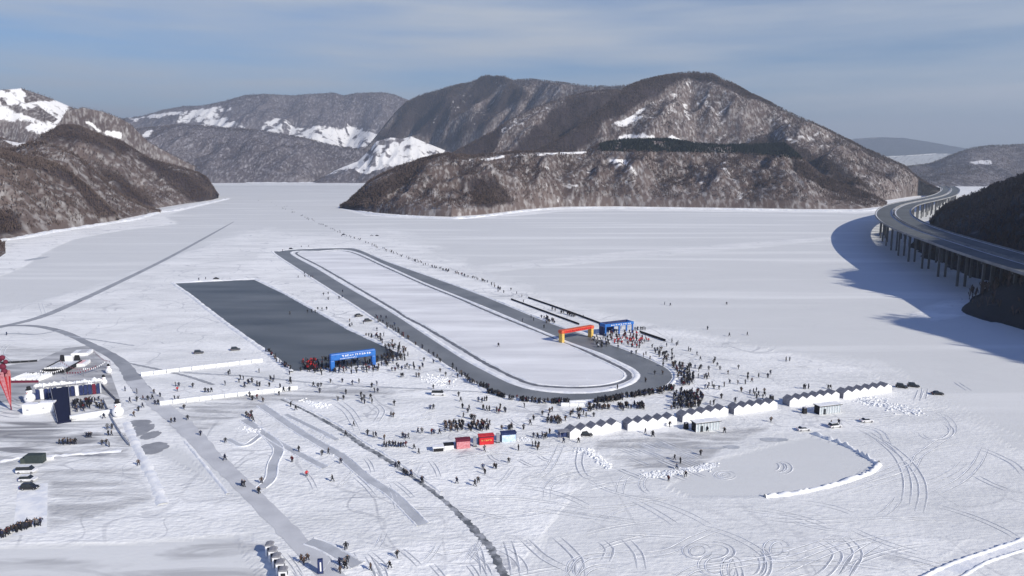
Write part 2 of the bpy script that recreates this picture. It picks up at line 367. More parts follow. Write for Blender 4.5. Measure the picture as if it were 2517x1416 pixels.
# oval
OUT = [(676, 622), (687, 618), (718, 614), (756, 612), (832, 610), (878, 613), (947, 642), (1038, 674), (1120, 703), (1200, 733), (1302, 775), (1363, 799), (1405, 813), (1454, 829), (1480, 840), (1530, 858), (1581, 878), (1630, 901), (1647, 914), (1652, 928), (1642, 942), (1619, 954), (1581, 962), (1518, 972), (1467, 980), (1403, 984), (1327, 984), (1256, 974), (1200, 958), (1120, 910), (1036, 856), (950, 800), (860, 741), (760, 677)]
INN = [(713, 621), (780, 617), (863, 616), (947, 651), (1038, 692), (1120, 725), (1200, 757), (1302, 800), (1363, 825), (1393, 838), (1429, 851), (1480, 869), (1541, 897), (1561, 908), (1574, 921), (1571, 932), (1556, 944), (1518, 958), (1467, 966), (1403, 968), (1327, 962), (1264, 947), (1200, 917), (1134, 881), (1058, 832), (981, 781), (934, 752), (858, 709), (781, 662)]
LINE = [(728, 622), (790, 619.5), (858, 619), (947, 657), (1038, 698), (1120, 731), (1200, 766), (1276, 797), (1363, 831), (1398, 845), (1454, 870), (1530, 906), (1547, 921), (1541, 934), (1505, 946), (1442, 953), (1353, 951), (1289, 939), (1200, 897), (1134, 858), (1038, 801), (997, 780), (967, 760), (880, 709), (790, 657)]
def closed(p, n): return [Vector((*q, 0)) for q in []]
def smooth_loop(px, step=4):
    pts = [G(x, y) for x, y in px]; q = pts[-1:]+pts+pts[:2]; o = []
    for i in range(1, len(pts)+1):
        n = max(2, int((q[i+1]-q[i]).length/step))
        for k in range(n):
            t = k/n; a, b, c, d = q[i-1], q[i], q[i+1], q[i+2]
            o.append(.5*((2*b)+(c-a)*t+(2*a-5*b+4*c-d)*t*t+(3*b-a-3*c+d)*t**3))
    L0 = len(o); return o
WO, WI, WL = smooth_loop(OUT), smooth_loop(INN), smooth_loop(LINE)
sheet('track_ice', [(p.x, p.y, 0) for p in WO], .03, M_track, True)
sheet('track_infield', [(p.x, p.y, 0) for p in WI], .06, mat('infield_snow', (.90, .90, .90), .8, (.66, .66, .67), .045, .36, .66, 8, bump=.5, bscale=.4, stretch=(.28, 1.3, 1)), True)
mb = MB(); ridge(mb, WI+[WI[0]], 3.2, .35, .35, off=1.6, step=2.5); tag(mb.build('snow_berm', M_snow, smooth=True), kind='structure')
strip('inner_lane_line', [(p.x, p.y, 0) for p in WL]+[tuple(WL[0])], 2.2, .1, M_line, .25, world=True, step=3)
mb = MB(); ridge(mb, WL+[WL[0]], 1.2, .25, .3, off=2.2, step=3); tag(mb.build('snow_berm', M_snow, smooth=True), kind='structure')
mb = MB(); ridge(mb, WO[40:]+WO[:30], 2.2, .4, .5, off=-1.6, step=2.5); tag(mb.build('snow_berm', M_snow, smooth=True), kind='structure')
# drifted shore banks
for shp, w_, h_ in (([(560, 489), (500, 502), (440, 516), (385, 524), (330, 540), (264, 550), (200, 560), (133, 570), (60, 584), (0, 592), (-80, 602)], 16, 2.2), ([(880, 520), (950, 530), (1000, 533), (1111, 538), (1191, 532), (1286, 520), (1382, 513), (1509, 512), (1700, 514), (1900, 517), (2110, 519), (2170, 512)], 16, 2.4), ([(540, 449.5), (700, 449.5), (850, 449.5)], 40, 4)):
    berm('shore_snow', shp, w_, h_, M_snow, .6)
# roads scraped in the snow
strip('ice_road', [(-60, 815), (0, 804), (100, 779), (200, 737), (300, 690), (400, 641), (480, 598), (575, 545)], [6, 5.5, 5, 4.6, 4.4, 4.2, 3.2, 1.6], .03, M_road, .08)
strip('ice_road', [(-60, 806), (0, 802), (80, 801), (150, 815), (220, 846), (292, 886), (330, 935), (352, 962)], [4, 4, 4.2, 4.2, 4.6, 5.4, 6.2, 6.5], .045, mat('dark_ice_road', (.27, .28, .30), .7, (.36, .37, .39), .1, .35, .65), .10, step=3)
strip('ice_road', [(330, 935), (360, 968), (400, 1003), (455, 1050), (520, 1118), (640, 1235), (740, 1340), (860, 1460)], [6.5, 7, 7, 6, 5.2, 5, 5, 5], .05, mat('wide_ice_road', (.50, .505, .52), .7, (.64, .645, .655), .14, .3, .7), .14, step=3)
strip('ice_road', [(300, 890), (360, 902), (407, 912), (470, 928), (525, 946)], 1.6, .06, M_road, .3)
strip('ice_road', [(407, 911), (520, 920), (636, 927), (763, 941), (877, 949), (1032, 956), (1185, 964)], [2, 1.6, 1.4, 1.4, 1.6, 1.3, 1], .06, M_road2, .4)
strip('ice_road', [(150, 812), (90, 822), (40, 820), (0, 822)], 2, .06, M_road2, .3)
strip('ice_road', [(160, 825), (250, 838), (330, 850)], 1.4, .06, M_road2, .3)
strip('frozen_channel', [(690, 982), (725, 997), (778, 1024), (842, 1060), (892, 1095), (956, 1133), (1012, 1172), (1070, 1213), (1130, 1265), (1198, 1338), (1223, 1380), (1250, 1440)], [.7, .9, 1.1, 1.4, 1.9, 1.7, 1.4, 1.3, 1.3, 2.0, 1.9, 1.9], .05, M_crack, .42, step=.7)
berm('snow_berm', [(700, 980), (790, 1022), (852, 1057), (902, 1090), (966, 1128), (1024, 1168), (1085, 1210)], .8, .3)
for px, w in [([(641, 996), (727, 1055), (816, 1108), (839, 1121), (905, 1177), (964, 1215), (1040, 1290)], 2.6), ([(702, 1019), (770, 1052), (829, 1082)], 1.6), ([(600, 1032), (640, 1058), (676, 1090), (684, 1110), (671, 1140), (664, 1177), (640, 1200)], 2.6), ([(625, 1050), (689, 1091), (763, 1131), (800, 1150)], 2), ([(560, 1080), (600, 1095), (640, 1070)], 1.5), ([(880, 1390), (800, 1345), (760, 1330)], 3)]:
    strip('ice_road', px, w, .055, M_road2, .15)
    pts = [G(x, y) for x, y in px]; mb = MB(); ridge(mb, pts, .7, .22, .4, off=w/2+.3); ridge(mb, pts, .7, .22, .4, off=-w/2-.3); tag(mb.build('snow_berm', M_snow, smooth=True), kind='structure')
strip('ice_road', [(2270, 1440), (2350, 1395), (2440, 1362), (2517, 1335), (2620, 1300)], 4, .05, M_snow, .1)
berm('snow_berm', [(2230, 1440), (2330, 1390), (2430, 1355), (2517, 1325)], 1.2, .45)
berm('snow_berm', [(2330, 1440), (2420, 1385), (2517, 1352)], 1.0, .3)
def blob(name, px, py, rx, ry, m, z=.035):
    c = G(px, py); ax = rx*abs(G(px+1, py).x-c.x); ay = (G(px, py-ry).y-c.y)
    pts = []
    for i in range(28):
        t = 2*math.pi*i/28; q = 1+.22*(random.random()-.5); pts.append((c.x+ax*q*math.cos(t), c.y+ay*q*math.sin(t), 0))
    sheet(name, pts, z, m, True)
M_patch = mat('thin_grey_ice', (.28, .285, .30), .6, (.35, .355, .37), .2)
for a in [(374, 1102, 36, 15), (345, 1058, 26, 16), (340, 1040, 30, 8), (370, 1070, 22, 10)]: blob('grey_ice_patch', *a, M_patch, .04+.01*random.random())
for a in [(1902, 1081, 38, 5), (1798, 1099, 20, 5), (1740, 1102, 40, 2), (90, 636, 14, 5)]: blob('grey_ice_patch', *a, M_rut, .05)
for i in range(7): strip('grey_ice_patch', [(0-20, 962+i*9), (25, 972+i*9), (48, 984+i*7)], .55, .05, M_rut, .4)
# parking pad
sheet('parking_pad', [(45, 1190), (118, 1188), (115, 1310), (30, 1318)], .03, M_snow)

# tyre tracks: low snow ridges beside darker ruts
tk = MB(); tr = MB()
def tyre(px, gauge=2.0, w=.34, amp=1.0):
    pts = [G(x, y) for x, y in px]
    for s in (-1, 1):
        ridge(tk, pts, w, .07*amp, .75, off=s*gauge/2, step=1.6, taper=.3)
        strip('', px, [w*.1, w*.7, w*.8, w*.7, w*.1] if len(px) > 2 else w*.5, .028, None, .2, mb=tr, off=s*gauge/2+w*.85, step=2)
TY = [[(2120, 1057), (2180, 1090), (2230, 1130), (2262, 1175), (2270, 1215), (2262, 1260)], [(2128, 1058), (2160, 1080), (2200, 1115), (2222, 1150), (2232, 1190), (2228, 1240)],
      [(1990, 1222), (2080, 1195), (2160, 1165), (2240, 1130), (2300, 1090), (2340, 1060), (2330, 1030), (2290, 1010)], [(2040, 1222), (2130, 1192), (2230, 1160), (2270, 1110), (2360, 1085)],
      [(2290, 1215), (2360, 1180), (2400, 1140), (2420, 1100)], [(2517, 1170), (2490, 1140), (2440, 1115), (2400, 1100)], [(2400, 1170), (2440, 1190), (2480, 1205)],
      [(2180, 1090), (2160, 1060), (2100, 1045)], [(1430, 1100), (1425, 1140), (1440, 1170), (1475, 1180)], [(1290, 1185), (1340, 1160), (1365, 1120), (1378, 1090)], [(1300, 1120), (1370, 1110), (1430, 1095)],
      [(1340, 1230), (1350, 1190), (1400, 1165), (1520, 1150), (1600, 1140)], [(1380, 1225), (1450, 1200), (1560, 1180), (1640, 1165)], [(1520, 1215), (1530, 1180), (1560, 1160)],
      [(1060, 1150), (1120, 1125), (1230, 1112), (1330, 1108)], [(1150, 1130), (1210, 1110), (1290, 1120)], [(820, 990), (850, 1010), (870, 1040), (880, 1060)], [(835, 985), (865, 1010), (885, 1040)], [(920, 990), (940, 1010), (925, 1040)],
      [(1250, 1330), (1262, 1370), (1270, 1416)], [(1290, 1325), (1340, 1370), (1400, 1400)], [(1370, 1320), (1420, 1370), (1430, 1416)], [(1480, 1330), (1500, 1350), (1490, 1380)], [(1540, 1325), (1570, 1360), (1580, 1400)],
      [(1560, 1365), (1640, 1355), (1700, 1325), (1760, 1300)], [(1640, 1416), (1740, 1400), (1900, 1370), (2000, 1340), (2080, 1310)], [(1900, 1416), (2000, 1370), (2100, 1335), (2240, 1310)], [(2020, 1330), (2060, 1360), (2040, 1400), (2000, 1430)], [(2070, 1416), (2100, 1370), (2160, 1330)],
      [(2080, 1320), (2110, 1360), (2080, 1416)], [(1640, 1440), (1700, 1400), (1760, 1390), (1850, 1380)], [(1340, 1440), (1400, 1416), (1440, 1370), (1560, 1360)], [(2380, 960), (2350, 940)], [(2265, 960), (2255, 985)], [(2275, 955), (2270, 980)],
      [(1780, 930), (1900, 905), (2050, 900)], [(1990, 1030), (2130, 1025), (2220, 1015), (2330, 1000)], [(60, 850), (25, 845), (5, 870), (40, 895), (90, 890)], [(100, 745), (108, 770)], [(1445, 1000-100), (1450, 945)]]
for t in TY: tyre(t)
def loop(cx, cy, rx, ry, a0=0, a1=6.0): return [(cx+rx*math.cos(a0+(a1-a0)*i/14), cy+ry*math.sin(a0+(a1-a0)*i/14)) for i in range(15)]
for a in [(1782, 1168, 22, 9), (1782, 1168, 12, 5), (1920, 1150, 22, 14, -1.6, 1.6), (1905, 1148, 18, 12, -1.4, 1.5), (1715, 1355, 30, 18), (1740, 1356, 60, 24, -2, 2), (1760, 1390, 36, 26), (1850, 1390, 28, 30, -1.5, 1.6), (1910, 1350, 26, 22), (1450, 1400, 50, 34, 2, 5), (1490, 1420, 60, 30, 2.5, 5.2), (2300, 1060, 40, 22, -1, 3), (1610, 1190, 34, 26, 2, 4.5), (1800, 1400, 20, 30), (1870, 1385, 20, 34, -1.5, 1.6)]:
    tyre(loop(*a), 1.5)
for i in range(22):                                      # faint scattered ski and sled trails in the trampled area
    x, y = random.uniform(980, 1350), random.uniform(1000, 1210); a = random.uniform(-.6, .9); l = random.uniform(20, 60)
    tyre([(x, y), (x+l*.5*math.cos(a)+random.uniform(-8, 8), y+l*.3*math.sin(a)+random.uniform(-4, 4)), (x+l*math.cos(a), y+l*.6*math.sin(a))], 1.2, .3)
for i in range(34):
    x, y = random.uniform(700, 1240), random.uniform(1330, 1416) if i % 3 else random.uniform(1100, 1200)
    l = random.uniform(35, 85); a = random.choice([.9, -.9, 1.2])+random.uniform(-.2, .2)
    tyre([(x, y), (x+l*math.cos(a)*.5+3, y+l*math.sin(a)*.5), (x+l*math.cos(a), y+l*math.sin(a))], 1.2, .28)
for i in range(46):
    x, y = random.uniform(1150, 2300), random.uniform(1190, 1416); a = random.gauss(.1, .5)+(math.pi if i % 2 else 0); l = random.uniform(120, 300); cu = random.uniform(-.9, .9); q = [(x, y)]
    for k in range(6): x += l/6*math.cos(a); y += l/6*math.sin(a)*.42; a += cu/6; q.append((x, y))
    if all(1100 < b < 1500 for _, b in q) and not any(1640 < a_ < 2170 and 1085 < b_ < 1215 for a_, b_ in q): tyre(q, random.choice([1.2, 1.9]), .26, .7)
for i in range(26):
    x, y = random.uniform(1500, 1700), random.uniform(1075, 1160)
    tyre([(x, y), (x+25, y+10), (x+55, y+22)], 1.4, .3)
tag(tk.build('snow_ridges', M_snow, smooth=True), kind='structure'); tag(tr.build('tyre_ruts', M_rut), kind='structure')

# snow banks and rubble
berm('snow_bank', [(312, 1040), (330, 1085), (352, 1130), (380, 1185), (400, 1240)], 3.2, .5)
berm('snow_bank', [(455, 1085), (500, 1140), (560, 1215)], 1.2, .35)
berm('snow_bank', [(0, 1135), (60, 1125), (170, 1118), (300, 1108)], 2.2, .35, lump=.8)
berm('snow_bank', [(1995, 1066), (2030, 1078), (2065, 1090), (2100, 1107), (2135, 1128), (2160, 1142)], 1.5, .95, lump=.8)
berm('snow_bank', [(2160, 1142), (2140, 1162), (2090, 1180), (2030, 1197), (1960, 1212), (1880, 1222)], 1.9, .75, lump=.5)
def rubble(pts_px, n, spread, size, label):
    mb = MB(); n = int(n*2.2); size *= .62
    for i in range(n):
        a = random.choice(range(len(pts_px)-1)); t = random.random()
        x = pts_px[a][0]*(1-t)+pts_px[a+1][0]*t+random.gauss(0, spread[0]); y = pts_px[a][1]*(1-t)+pts_px[a+1][1]*t+random.gauss(0, spread[1])
        g = G(x, y); s = size*random.uniform(.4, 1.2)
        mb.ball((g.x, g.y, s*.15), s, 6, sq=(1, .9, .65), jit=.5, seed=i)
    o = mb.build('snow_rubble', M_snow); tag(o, label, 'snow rubble', kind='stuff')
rubble([(1428, 1105), (1450, 1110), (1475, 1130), (1495, 1150)], 120, (6, 3), .8, 'white snow rubble heap in front of the dark car and huts')
rubble([(1575, 1168), (1640, 1165), (1700, 1155), (1755, 1145)], 200, (6, 4), .7, 'long low ridge of lumpy snow in the bare foreground right of centre')
rubble([(2110, 985), (2160, 990), (2210, 1005), (2260, 1015)], 160, (8, 5), .9, 'broken snow chunks scattered in front of the last huts')
rubble([(745, 985), (780, 995), (800, 1000)], 40, (6, 3), .8, 'small snow heap left of the white van')
rubble([(1060, 930), (1090, 940)], 60, (16, 5), .8, 'snow heap between the skating rink crowd and the oval')
rubble([(600, 1055), (640, 1060)], 30, (8, 3), .6, 'snow clods beside the winding ice path')

# ------------------------------------------------------------ hills
def hill_mat(name, dark, mid, snow, lo=.42, hi=.62, scale=.02):
    m = bpy.data.materials.new(name); m.use_nodes = True; t = m.node_tree; b = t.nodes['Principled BSDF']; l = t.links.new
    b.inputs['Roughness'].default_value = .9; b.inputs['Specular IOR Level'].default_value = .1
    tc = N(t, 'ShaderNodeTexCoord')
    def noise(s, st=(1, 1, 1), d=6, dist=0):
        mp = N(t, 'ShaderNodeMapping'); mp.inputs['Scale'].default_value = st; l(tc.outputs['Object'], mp.inputs[0])
        n = N(t, 'ShaderNodeTexNoise'); n.inputs['Scale'].default_value = s; n.inputs['Detail'].default_value = d; n.inputs['Distortion'].default_value = dist
        l(mp.outputs[0], n.inputs[0]); return n.outputs[0]
    def mr(v, a, c):
        n = N(t, 'ShaderNodeMapRange'); l(v, n.inputs[0]); n.inputs[1].default_value = a; n.inputs[2].default_value = c; return n.outputs[0]
    m1 = N(t, 'ShaderNodeMix', data_type='RGBA'); m1.inputs[6].default_value = (*dark, 1); m1.inputs[7].default_value = (*mid, 1)
    l(mr(noise(scale*.25, (1, 1, 1), 5), .38, .6), m1.inputs[0])
    m2 = N(t, 'ShaderNodeMix', data_type='RGBA'); m2.inputs[7].default_value = (*snow, 1); l(m1.outputs[2], m2.inputs[6])
    l(mr(noise(scale*3.4, (1.9, .7, .6), 8, .15), lo, hi), m2.inputs[0])
    wa = N(t, 'ShaderNodeAttribute', attribute_name='wood_shade').outputs['Fac']; mw = N(t, 'ShaderNodeMix', data_type='RGBA'); mw.inputs[7].default_value = (dark[0]*.42, dark[1]*.42, dark[2]*.52, 1)  # bluish dark ground: dense woods plus painted-in shade of the turned-away flanks
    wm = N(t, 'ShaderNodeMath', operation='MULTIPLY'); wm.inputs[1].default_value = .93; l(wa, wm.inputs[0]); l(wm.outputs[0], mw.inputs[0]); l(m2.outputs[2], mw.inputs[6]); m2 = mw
    at = N(t, 'ShaderNodeAttribute', attribute_name='open').outputs['Fac']
    m3 = N(t, 'ShaderNodeMix', data_type='RGBA'); m3.inputs[7].default_value = (.80, .79, .79, 1); l(m2.outputs[2], m3.inputs[6])
    ad = N(t, 'ShaderNodeMath', operation='ADD', use_clamp=True); l(at, ad.inputs[0])
    sb = N(t, 'ShaderNodeMath', operation='MULTIPLY_ADD'); l(noise(scale*1.6, (1, 1, .6), 7, .6), sb.inputs[0]); sb.inputs[1].default_value = 2.2; sb.inputs[2].default_value = -1.35
    l(sb.outputs[0], ad.inputs[1])
    st = N(t, 'ShaderNodeMapRange'); l(ad.outputs[0], st.inputs[0]); st.inputs[1].default_value = .25; st.inputs[2].default_value = .55
    l(st.outputs[0], m3.inputs[0]); l(m3.outputs[2], b.inputs['Base Color'])
    bp = N(t, 'ShaderNodeBump'); bp.inputs['Strength'].default_value = .7; bp.inputs['Distance'].default_value = 6
    l(noise(scale*1.5, (1.6, .8, 1), 8, .5), bp.inputs['Height']); l(bp.outputs[0], b.inputs['Normal']); return m
HB = hill_mat('wooded_snowy_slope', (.082, .060, .054), (.135, .105, .096), (.42, .405, .40), .46, .80)
HF = hill_mat('far_wooded_slope', (.085, .072, .08), (.14, .122, .13), (.34, .33, .35), .48, .76, .012)
HV = hill_mat('far_snow_fields', (.35, .34, .35), (.6, .6, .62), (.86, .86, .88), .3, .5, .008)
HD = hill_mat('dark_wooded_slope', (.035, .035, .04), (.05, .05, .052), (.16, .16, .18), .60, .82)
FOREST = []                      # (x,y,z, kind)
def interp(pts, x, k=1):
    xs = [p[0] for p in pts]; return np.interp(x, xs, [p[k] for p in pts])
def hill(sky_, base, D, m, seed=1, n=220, nv=60, back=600, amp=30, wl=260, gul=1.0, prof=1.0, opens=(), dens=0, th=9, thick=None, conif=(), lift=0, basez=None, clump=.5, rot=0, dense_shade=(), thin=()):
    dens *= 1.35
    x0, x1 = sky_[0][0], sky_[-1][0]; px = np.linspace(x0, x1, n)
    sy = interp(sky_, px); by = interp(base, px); Dd = interp(D, px) if isinstance(D, (list, tuple)) else np.full(n, float(D))
    S = np.array([P(a, b, d) for a, b, d in zip(px, sy, Dd)])
    if basez is None: B = np.array([tuple(G(a, b)) for a, b in zip(px, by)])
    else: B = np.array([tuple(P(a, b, d)) for a, b, d in zip(px, by, interp(basez, px))])
    v1 = np.linspace(0, 1, nv); v2 = np.linspace(0, 1, nv//2)[1:]
    X = []; Y = []; Z = []
    bz = B[:, 2]
    S[:, 2] = np.maximum(S[:, 2], bz+1)
    for v in v1:
        X.append(B[:, 0]*(1-v)+S[:, 0]*v); Y.append(B[:, 1]*(1-v)+S[:, 1]*v); Z.append(bz+(S[:, 2]-bz)*(v**prof))
    for v in v2:
        dd = S[:, 1]+back*v; X.append(S[:, 0]*dd/S[:, 1]); Y.append(dd); Z.append(S[:, 2]*(1-v)**1.2-4*v)
    X = np.array(X); Y = np.array(Y); Z = np.array(Z); V = np.concatenate([v1, 1+v2])[:, None]*np.ones((1, n))
    w = np.clip(np.sin(np.clip(V, 0, 1)*math.pi)**.8, 0, 1); w = np.where(V > 1, .6*np.clip((V-1)*5, 0, 1), w)
    hh = np.clip((S[:, 2]-bz)/80, .1, 1.3)[None, :]
    a = (X*math.cos(rot)-Y*math.sin(rot))/wl; c = (X*math.sin(rot)+Y*math.cos(rot))/wl
    rg = 1-np.abs(fbm(a+seed*3.1, c*.55, seed, 4, .5)*2-1)*2.2
    rg2 = fbm(a*3.3, c*2.2, seed+40, 4, .55)*2-1
    rg3 = 1-np.abs(fbm(a*2.4+5, c*1.3, seed+80, 3)*2-1)*2.4
    Z = Z+w*hh*amp*(gul*(rg*.55-.25)+.30*rg2+.28*(rg3-.4))
    Z = np.where(V <= 1, np.maximum(Z, bz[None, :]*1.0-.3), Z)
    lim = CH+(S[:, 2]-CH)[None, :]*Y/S[:, 1][None, :]; Z = np.where(V < .999, np.minimum(Z, lim-1.5), np.where(V > 1.001, np.minimum(Z, lim-3), Z))
    qx, qy = proj(X, Y, Z); op = np.zeros(X.shape)
    jx = (fbm(X/90, Y/90, seed+9, 4)-.5); jy = (fbm(X/90+9, Y/90+9, seed+19, 4)-.5)
    for poly in thin: op = np.maximum(op, .34*inpoly(qx+jx*60, qy+jy*36, poly))
    for poly in opens: op = np.maximum(op, inpoly(qx+jx*26, qy+jy*14, poly).astype(float))
    wd_shade = np.zeros(X.shape)
    for poly in dense_shade: wd_shade = np.maximum(wd_shade, inpoly(qx+jx*40, qy+jy*24, poly).astype(float))  # dense woods and shaded bands, both darkening the ground colour
    if opens: op = op*np.where(fbm(X/60, Y/60, seed+3, 4) > (.72 if seed in (8, 9, 10) else .60), .38, 1)
    for _ in range(2): op[1:-1, 1:-1] = (op[1:-1, 1:-1]*2+op[:-2, 1:-1]+op[2:, 1:-1]+op[1:-1, :-2]+op[1:-1, 2:])/6
    for _ in range(3): wd_shade[1:-1, 1:-1] = (wd_shade[1:-1, 1:-1]*2+wd_shade[:-2, 1:-1]+wd_shade[2:, 1:-1]+wd_shade[1:-1, :-2]+wd_shade[1:-1, 2:])/6
    o = tag(grid_obj('hills', X, Y, Z, m, {'open': op, 'wood_shade': wd_shade}), kind='structure')
    if dens:
        ar = np.abs((X[1:, 1:]-X[:-1, :-1])*(Y[1:, :-1]-Y[:-1, 1:])-(X[1:, :-1]-X[:-1, 1:])*(Y[1:, 1:]-Y[:-1, :-1]))*.5
        vis = (V[:-1, :-1] < 1.12) & (V[:-1, :-1] > .015)
        wgt = ar*vis*np.clip(1-op[:-1, :-1]*1.05, .05, 1); cl = fbm(X[:-1, :-1]/45, Y[:-1, :-1]/60, seed+60, 4)
        wgt = wgt*np.clip(1+clump*4*(cl-.5), .08, 3); crest = np.exp(-((V[:-1, :-1]-1)/.05)**2); wgt = wgt*(1+2.6*crest)
        for poly in dense_shade: wgt = wgt*np.where(inpoly(qx[:-1, :-1]+jx[:-1, :-1]*40, qy[:-1, :-1]+jy[:-1, :-1]*24, poly), 3.4, 1)
        for poly in conif: wgt = wgt*np.where(inpoly(qx[:-1, :-1], qy[:-1, :-1], poly), 3.5, 1)
        tot = int(wgt.sum()*dens); p = (wgt/wgt.sum()).ravel(); idx = rng.choice(p.size, tot, p=p)
        r, c_ = np.unravel_index(idx, wgt.shape); u = rng.random(tot); t = rng.random(tot)
        def bl(A): return A[r, c_]*(1-u)*(1-t)+A[r, c_+1]*u*(1-t)+A[r+1, c_]*(1-u)*t+A[r+1, c_+1]*u*t
        x, y, z = bl(X), bl(Y), bl(Z); k = np.zeros(tot)
        ax, ay = proj(x, y, z)
        for poly in conif: k = np.where(inpoly(ax, ay, poly), 1, k)
        FOREST.append((x, y, z, k, np.full(tot, th)))
    return o
# distant range and middle range
hill([(2000, 360), (2060, 350), (2100, 341), (2160, 337), (2220, 339), (2280, 348), (2340, 359), (2420, 372), (2600, 385)], [(2000, 421), (2600, 421)], 14500, HF, 2, 120, 30, 1500, 60, 900)
hill([(2060, 395), (2150, 386), (2230, 382), (2300, 377), (2360, 380), (2420, 392)], [(2060, 428), (2420, 428)], 10000, HV, 3, 80, 24, 900, 25, 700)
hill([(2150, 420), (2200, 416), (2234, 410), (2288, 403), (2336, 383), (2384, 366), (2431, 359), (2517, 356), (2620, 352), (2720, 362)], [(2150, 456), (2234, 458), (2720, 459)], [(2150, 4500), (2300, 4300), (2720, 4300)], HF, 4, 160, 40, 900, 30, 500,
     opens=[[(2385, 395), (2440, 392), (2440, 404), (2400, 404)]], dens=1/170., th=10)
hill([(250, 300), (300, 291), (345, 287), (400, 271), (448, 262), (505, 259), (549, 249), (603, 234), (654, 231), (718, 235), (781, 230), (820, 228), (845, 235), (877, 229), (940, 227), (972, 233), (1004, 247), (1060, 275), (1120, 300)], [(250, 440), (1120, 440)], 7200, HF, 5, 260, 60, 1500, 95, 650, 1.2, prof=.9,
     opens=[[(345, 287), (300, 288), (330, 298), (400, 285), (440, 280), (440, 270)], [(440, 272), (520, 262), (590, 270), (580, 276), (520, 270), (560, 290), (600, 315), (560, 318), (500, 308), (440, 300)], [(640, 312), (672, 292), (700, 293), (735, 316), (780, 310), (860, 312), (930, 320), (925, 362), (820, 364), (750, 345), (650, 327)]], dens=1/420., th=11)
hill([(290, 330), (330, 318), (400, 311), (448, 306), (527, 313), (622, 319), (686, 328), (750, 341), (813, 356), (870, 366), (905, 372), (940, 395), (960, 420)], [(290, 449), (530, 450), (730, 449), (800, 446), (960, 445)], [(290, 5200), (960, 5300)], HF, 6, 220, 50, 900, 60, 420, 1.2, prof=.8,
     opens=[[(335, 345), (355, 322), (375, 315), (370, 328), (345, 345)]], dens=1/190., th=10)
hill([(770, 448), (797, 434), (830, 416), (880, 396), (905, 372), (925, 348), (960, 338), (990, 341), (1010, 335), (1045, 350), (1095, 370), (1160, 380)], [(770, 450), (1160, 450)], [(770, 4520), (900, 4700), (1160, 4700)], HF, 7, 200, 50, 600, 26, 220, prof=1.0,
     opens=[[(790, 437), (830, 415), (880, 393), (900, 374), (915, 376), (920, 345), (955, 334), (985, 345), (1010, 332), (1050, 350), (1100, 368), (1060, 386), (1000, 402), (960, 412), (900, 428), (860, 418)], [(985, 420), (1010, 405), (1050, 400), (1030, 420)]], dens=1/260., th=9)
# left side
hill([(-260, 240), (-120, 226), (0, 221), (28, 219), (52, 217), (76, 225), (110, 236), (145, 250), (175, 263), (200, 275), (240, 300), (300, 330), (340, 350)], [(-260, 460), (340, 460)], [(-260, 3300), (340, 4200)], HB, 8, 180, 50, 900, 55, 380, prof=.85,
     opens=[[(-260, 225), (52, 210), (70, 232), (55, 243), (60, 249), (110, 247), (140, 245), (180, 262), (165, 283), (160, 305), (128, 308), (138, 290), (110, 272), (60, 262), (0, 258), (-260, 280)], [(40, 315), (120, 296), (150, 316), (90, 334)], [(-260, 262), (0, 262), (60, 280), (110, 300), (60, 300), (-260, 290)]], dens=1/260., th=9)
hill([(130, 320), (150, 295), (163, 273), (205, 265), (250, 274), (290, 289), (320, 304), (340, 325), (365, 350), (420, 380), (480, 410)], [(130, 470), (480, 462)], [(130, 2900), (480, 3300)], HB, 9, 150, 44, 700, 38, 300, prof=.85,
     opens=[[(203, 303), (222, 302), (240, 318), (305, 322), (300, 345), (283, 338), (262, 330), (232, 322)]], dens=1/170., th=9)
hill([(-300, 330), (-100, 338), (0, 342), (50, 352), (90, 344), (120, 326), (153, 311), (193, 313), (254, 338), (305, 353), (331, 371), (369, 394), (443, 414), (483, 425), (509, 440), (524, 463), (537, 482)], [(-300, 560), (0, 540), (133, 540), (264, 530), (385, 512), (460, 500), (520, 492), (538, 486)], [(-300, 1600), (250, 1900), (440, 2060), (500, 2150), (538, 2170)], HB, 10, 260, 70, 700, 42, 190, 1.3, prof=.9,
     opens=[[(-300, 315), (0, 322), (60, 350), (75, 364), (30, 356), (0, 342), (-300, 335)]], dens=1/66., th=8, dense_shade=[[(90, 340), (160, 308), (254, 336), (305, 352), (330, 375), (280, 380), (200, 345), (120, 352)], [(330, 375), (443, 414), (509, 440), (540, 486), (470, 495), (400, 440)], [(230, 400), (300, 420), (370, 480), (380, 515), (300, 500)]])
hill([(-20, 372), (30, 372), (70, 358), (102, 352), (153, 369), (193, 387), (229, 420), (262, 452), (300, 482), (350, 508), (395, 521)], [(-20, 585), (133, 565), (264, 546), (350, 528), (395, 523)], [(-20, 1350), (150, 1360), (395, 1480)], HB, 11, 200, 60, 350, 30, 140, 1.3, prof=.9, dens=1/48., th=8)
hill([(-700, 330), (-400, 345), (-150, 362), (0, 376), (50, 388), (100, 396), (150, 412), (180, 434), (220, 466), (260, 505), (292, 536)], [(-700, 720), (-150, 640), (0, 589), (70, 577), (133, 566), (264, 546), (292, 541)], [(-700, 1000), (0, 1160), (292, 1260)], HB, 12, 260, 70, 300, 26, 110, 1.3, prof=.9, dens=1/36., th=7.5, dense_shade=[[(0, 378), (100, 396), (150, 412), (200, 450), (290, 532), (240, 535), (170, 460), (110, 425), (0, 395)], [(-300, 500), (40, 520), (60, 570), (-300, 600)]])
hill([(-260, 600), (-60, 596), (-6, 592), (8, 606), (14, 618)], [(-260, 700), (-60, 655), (-6, 636), (14, 622)], [(-260, 860), (14, 850)], HB, 13, 40, 16, 60, 6, 40, dens=1/30., th=6)
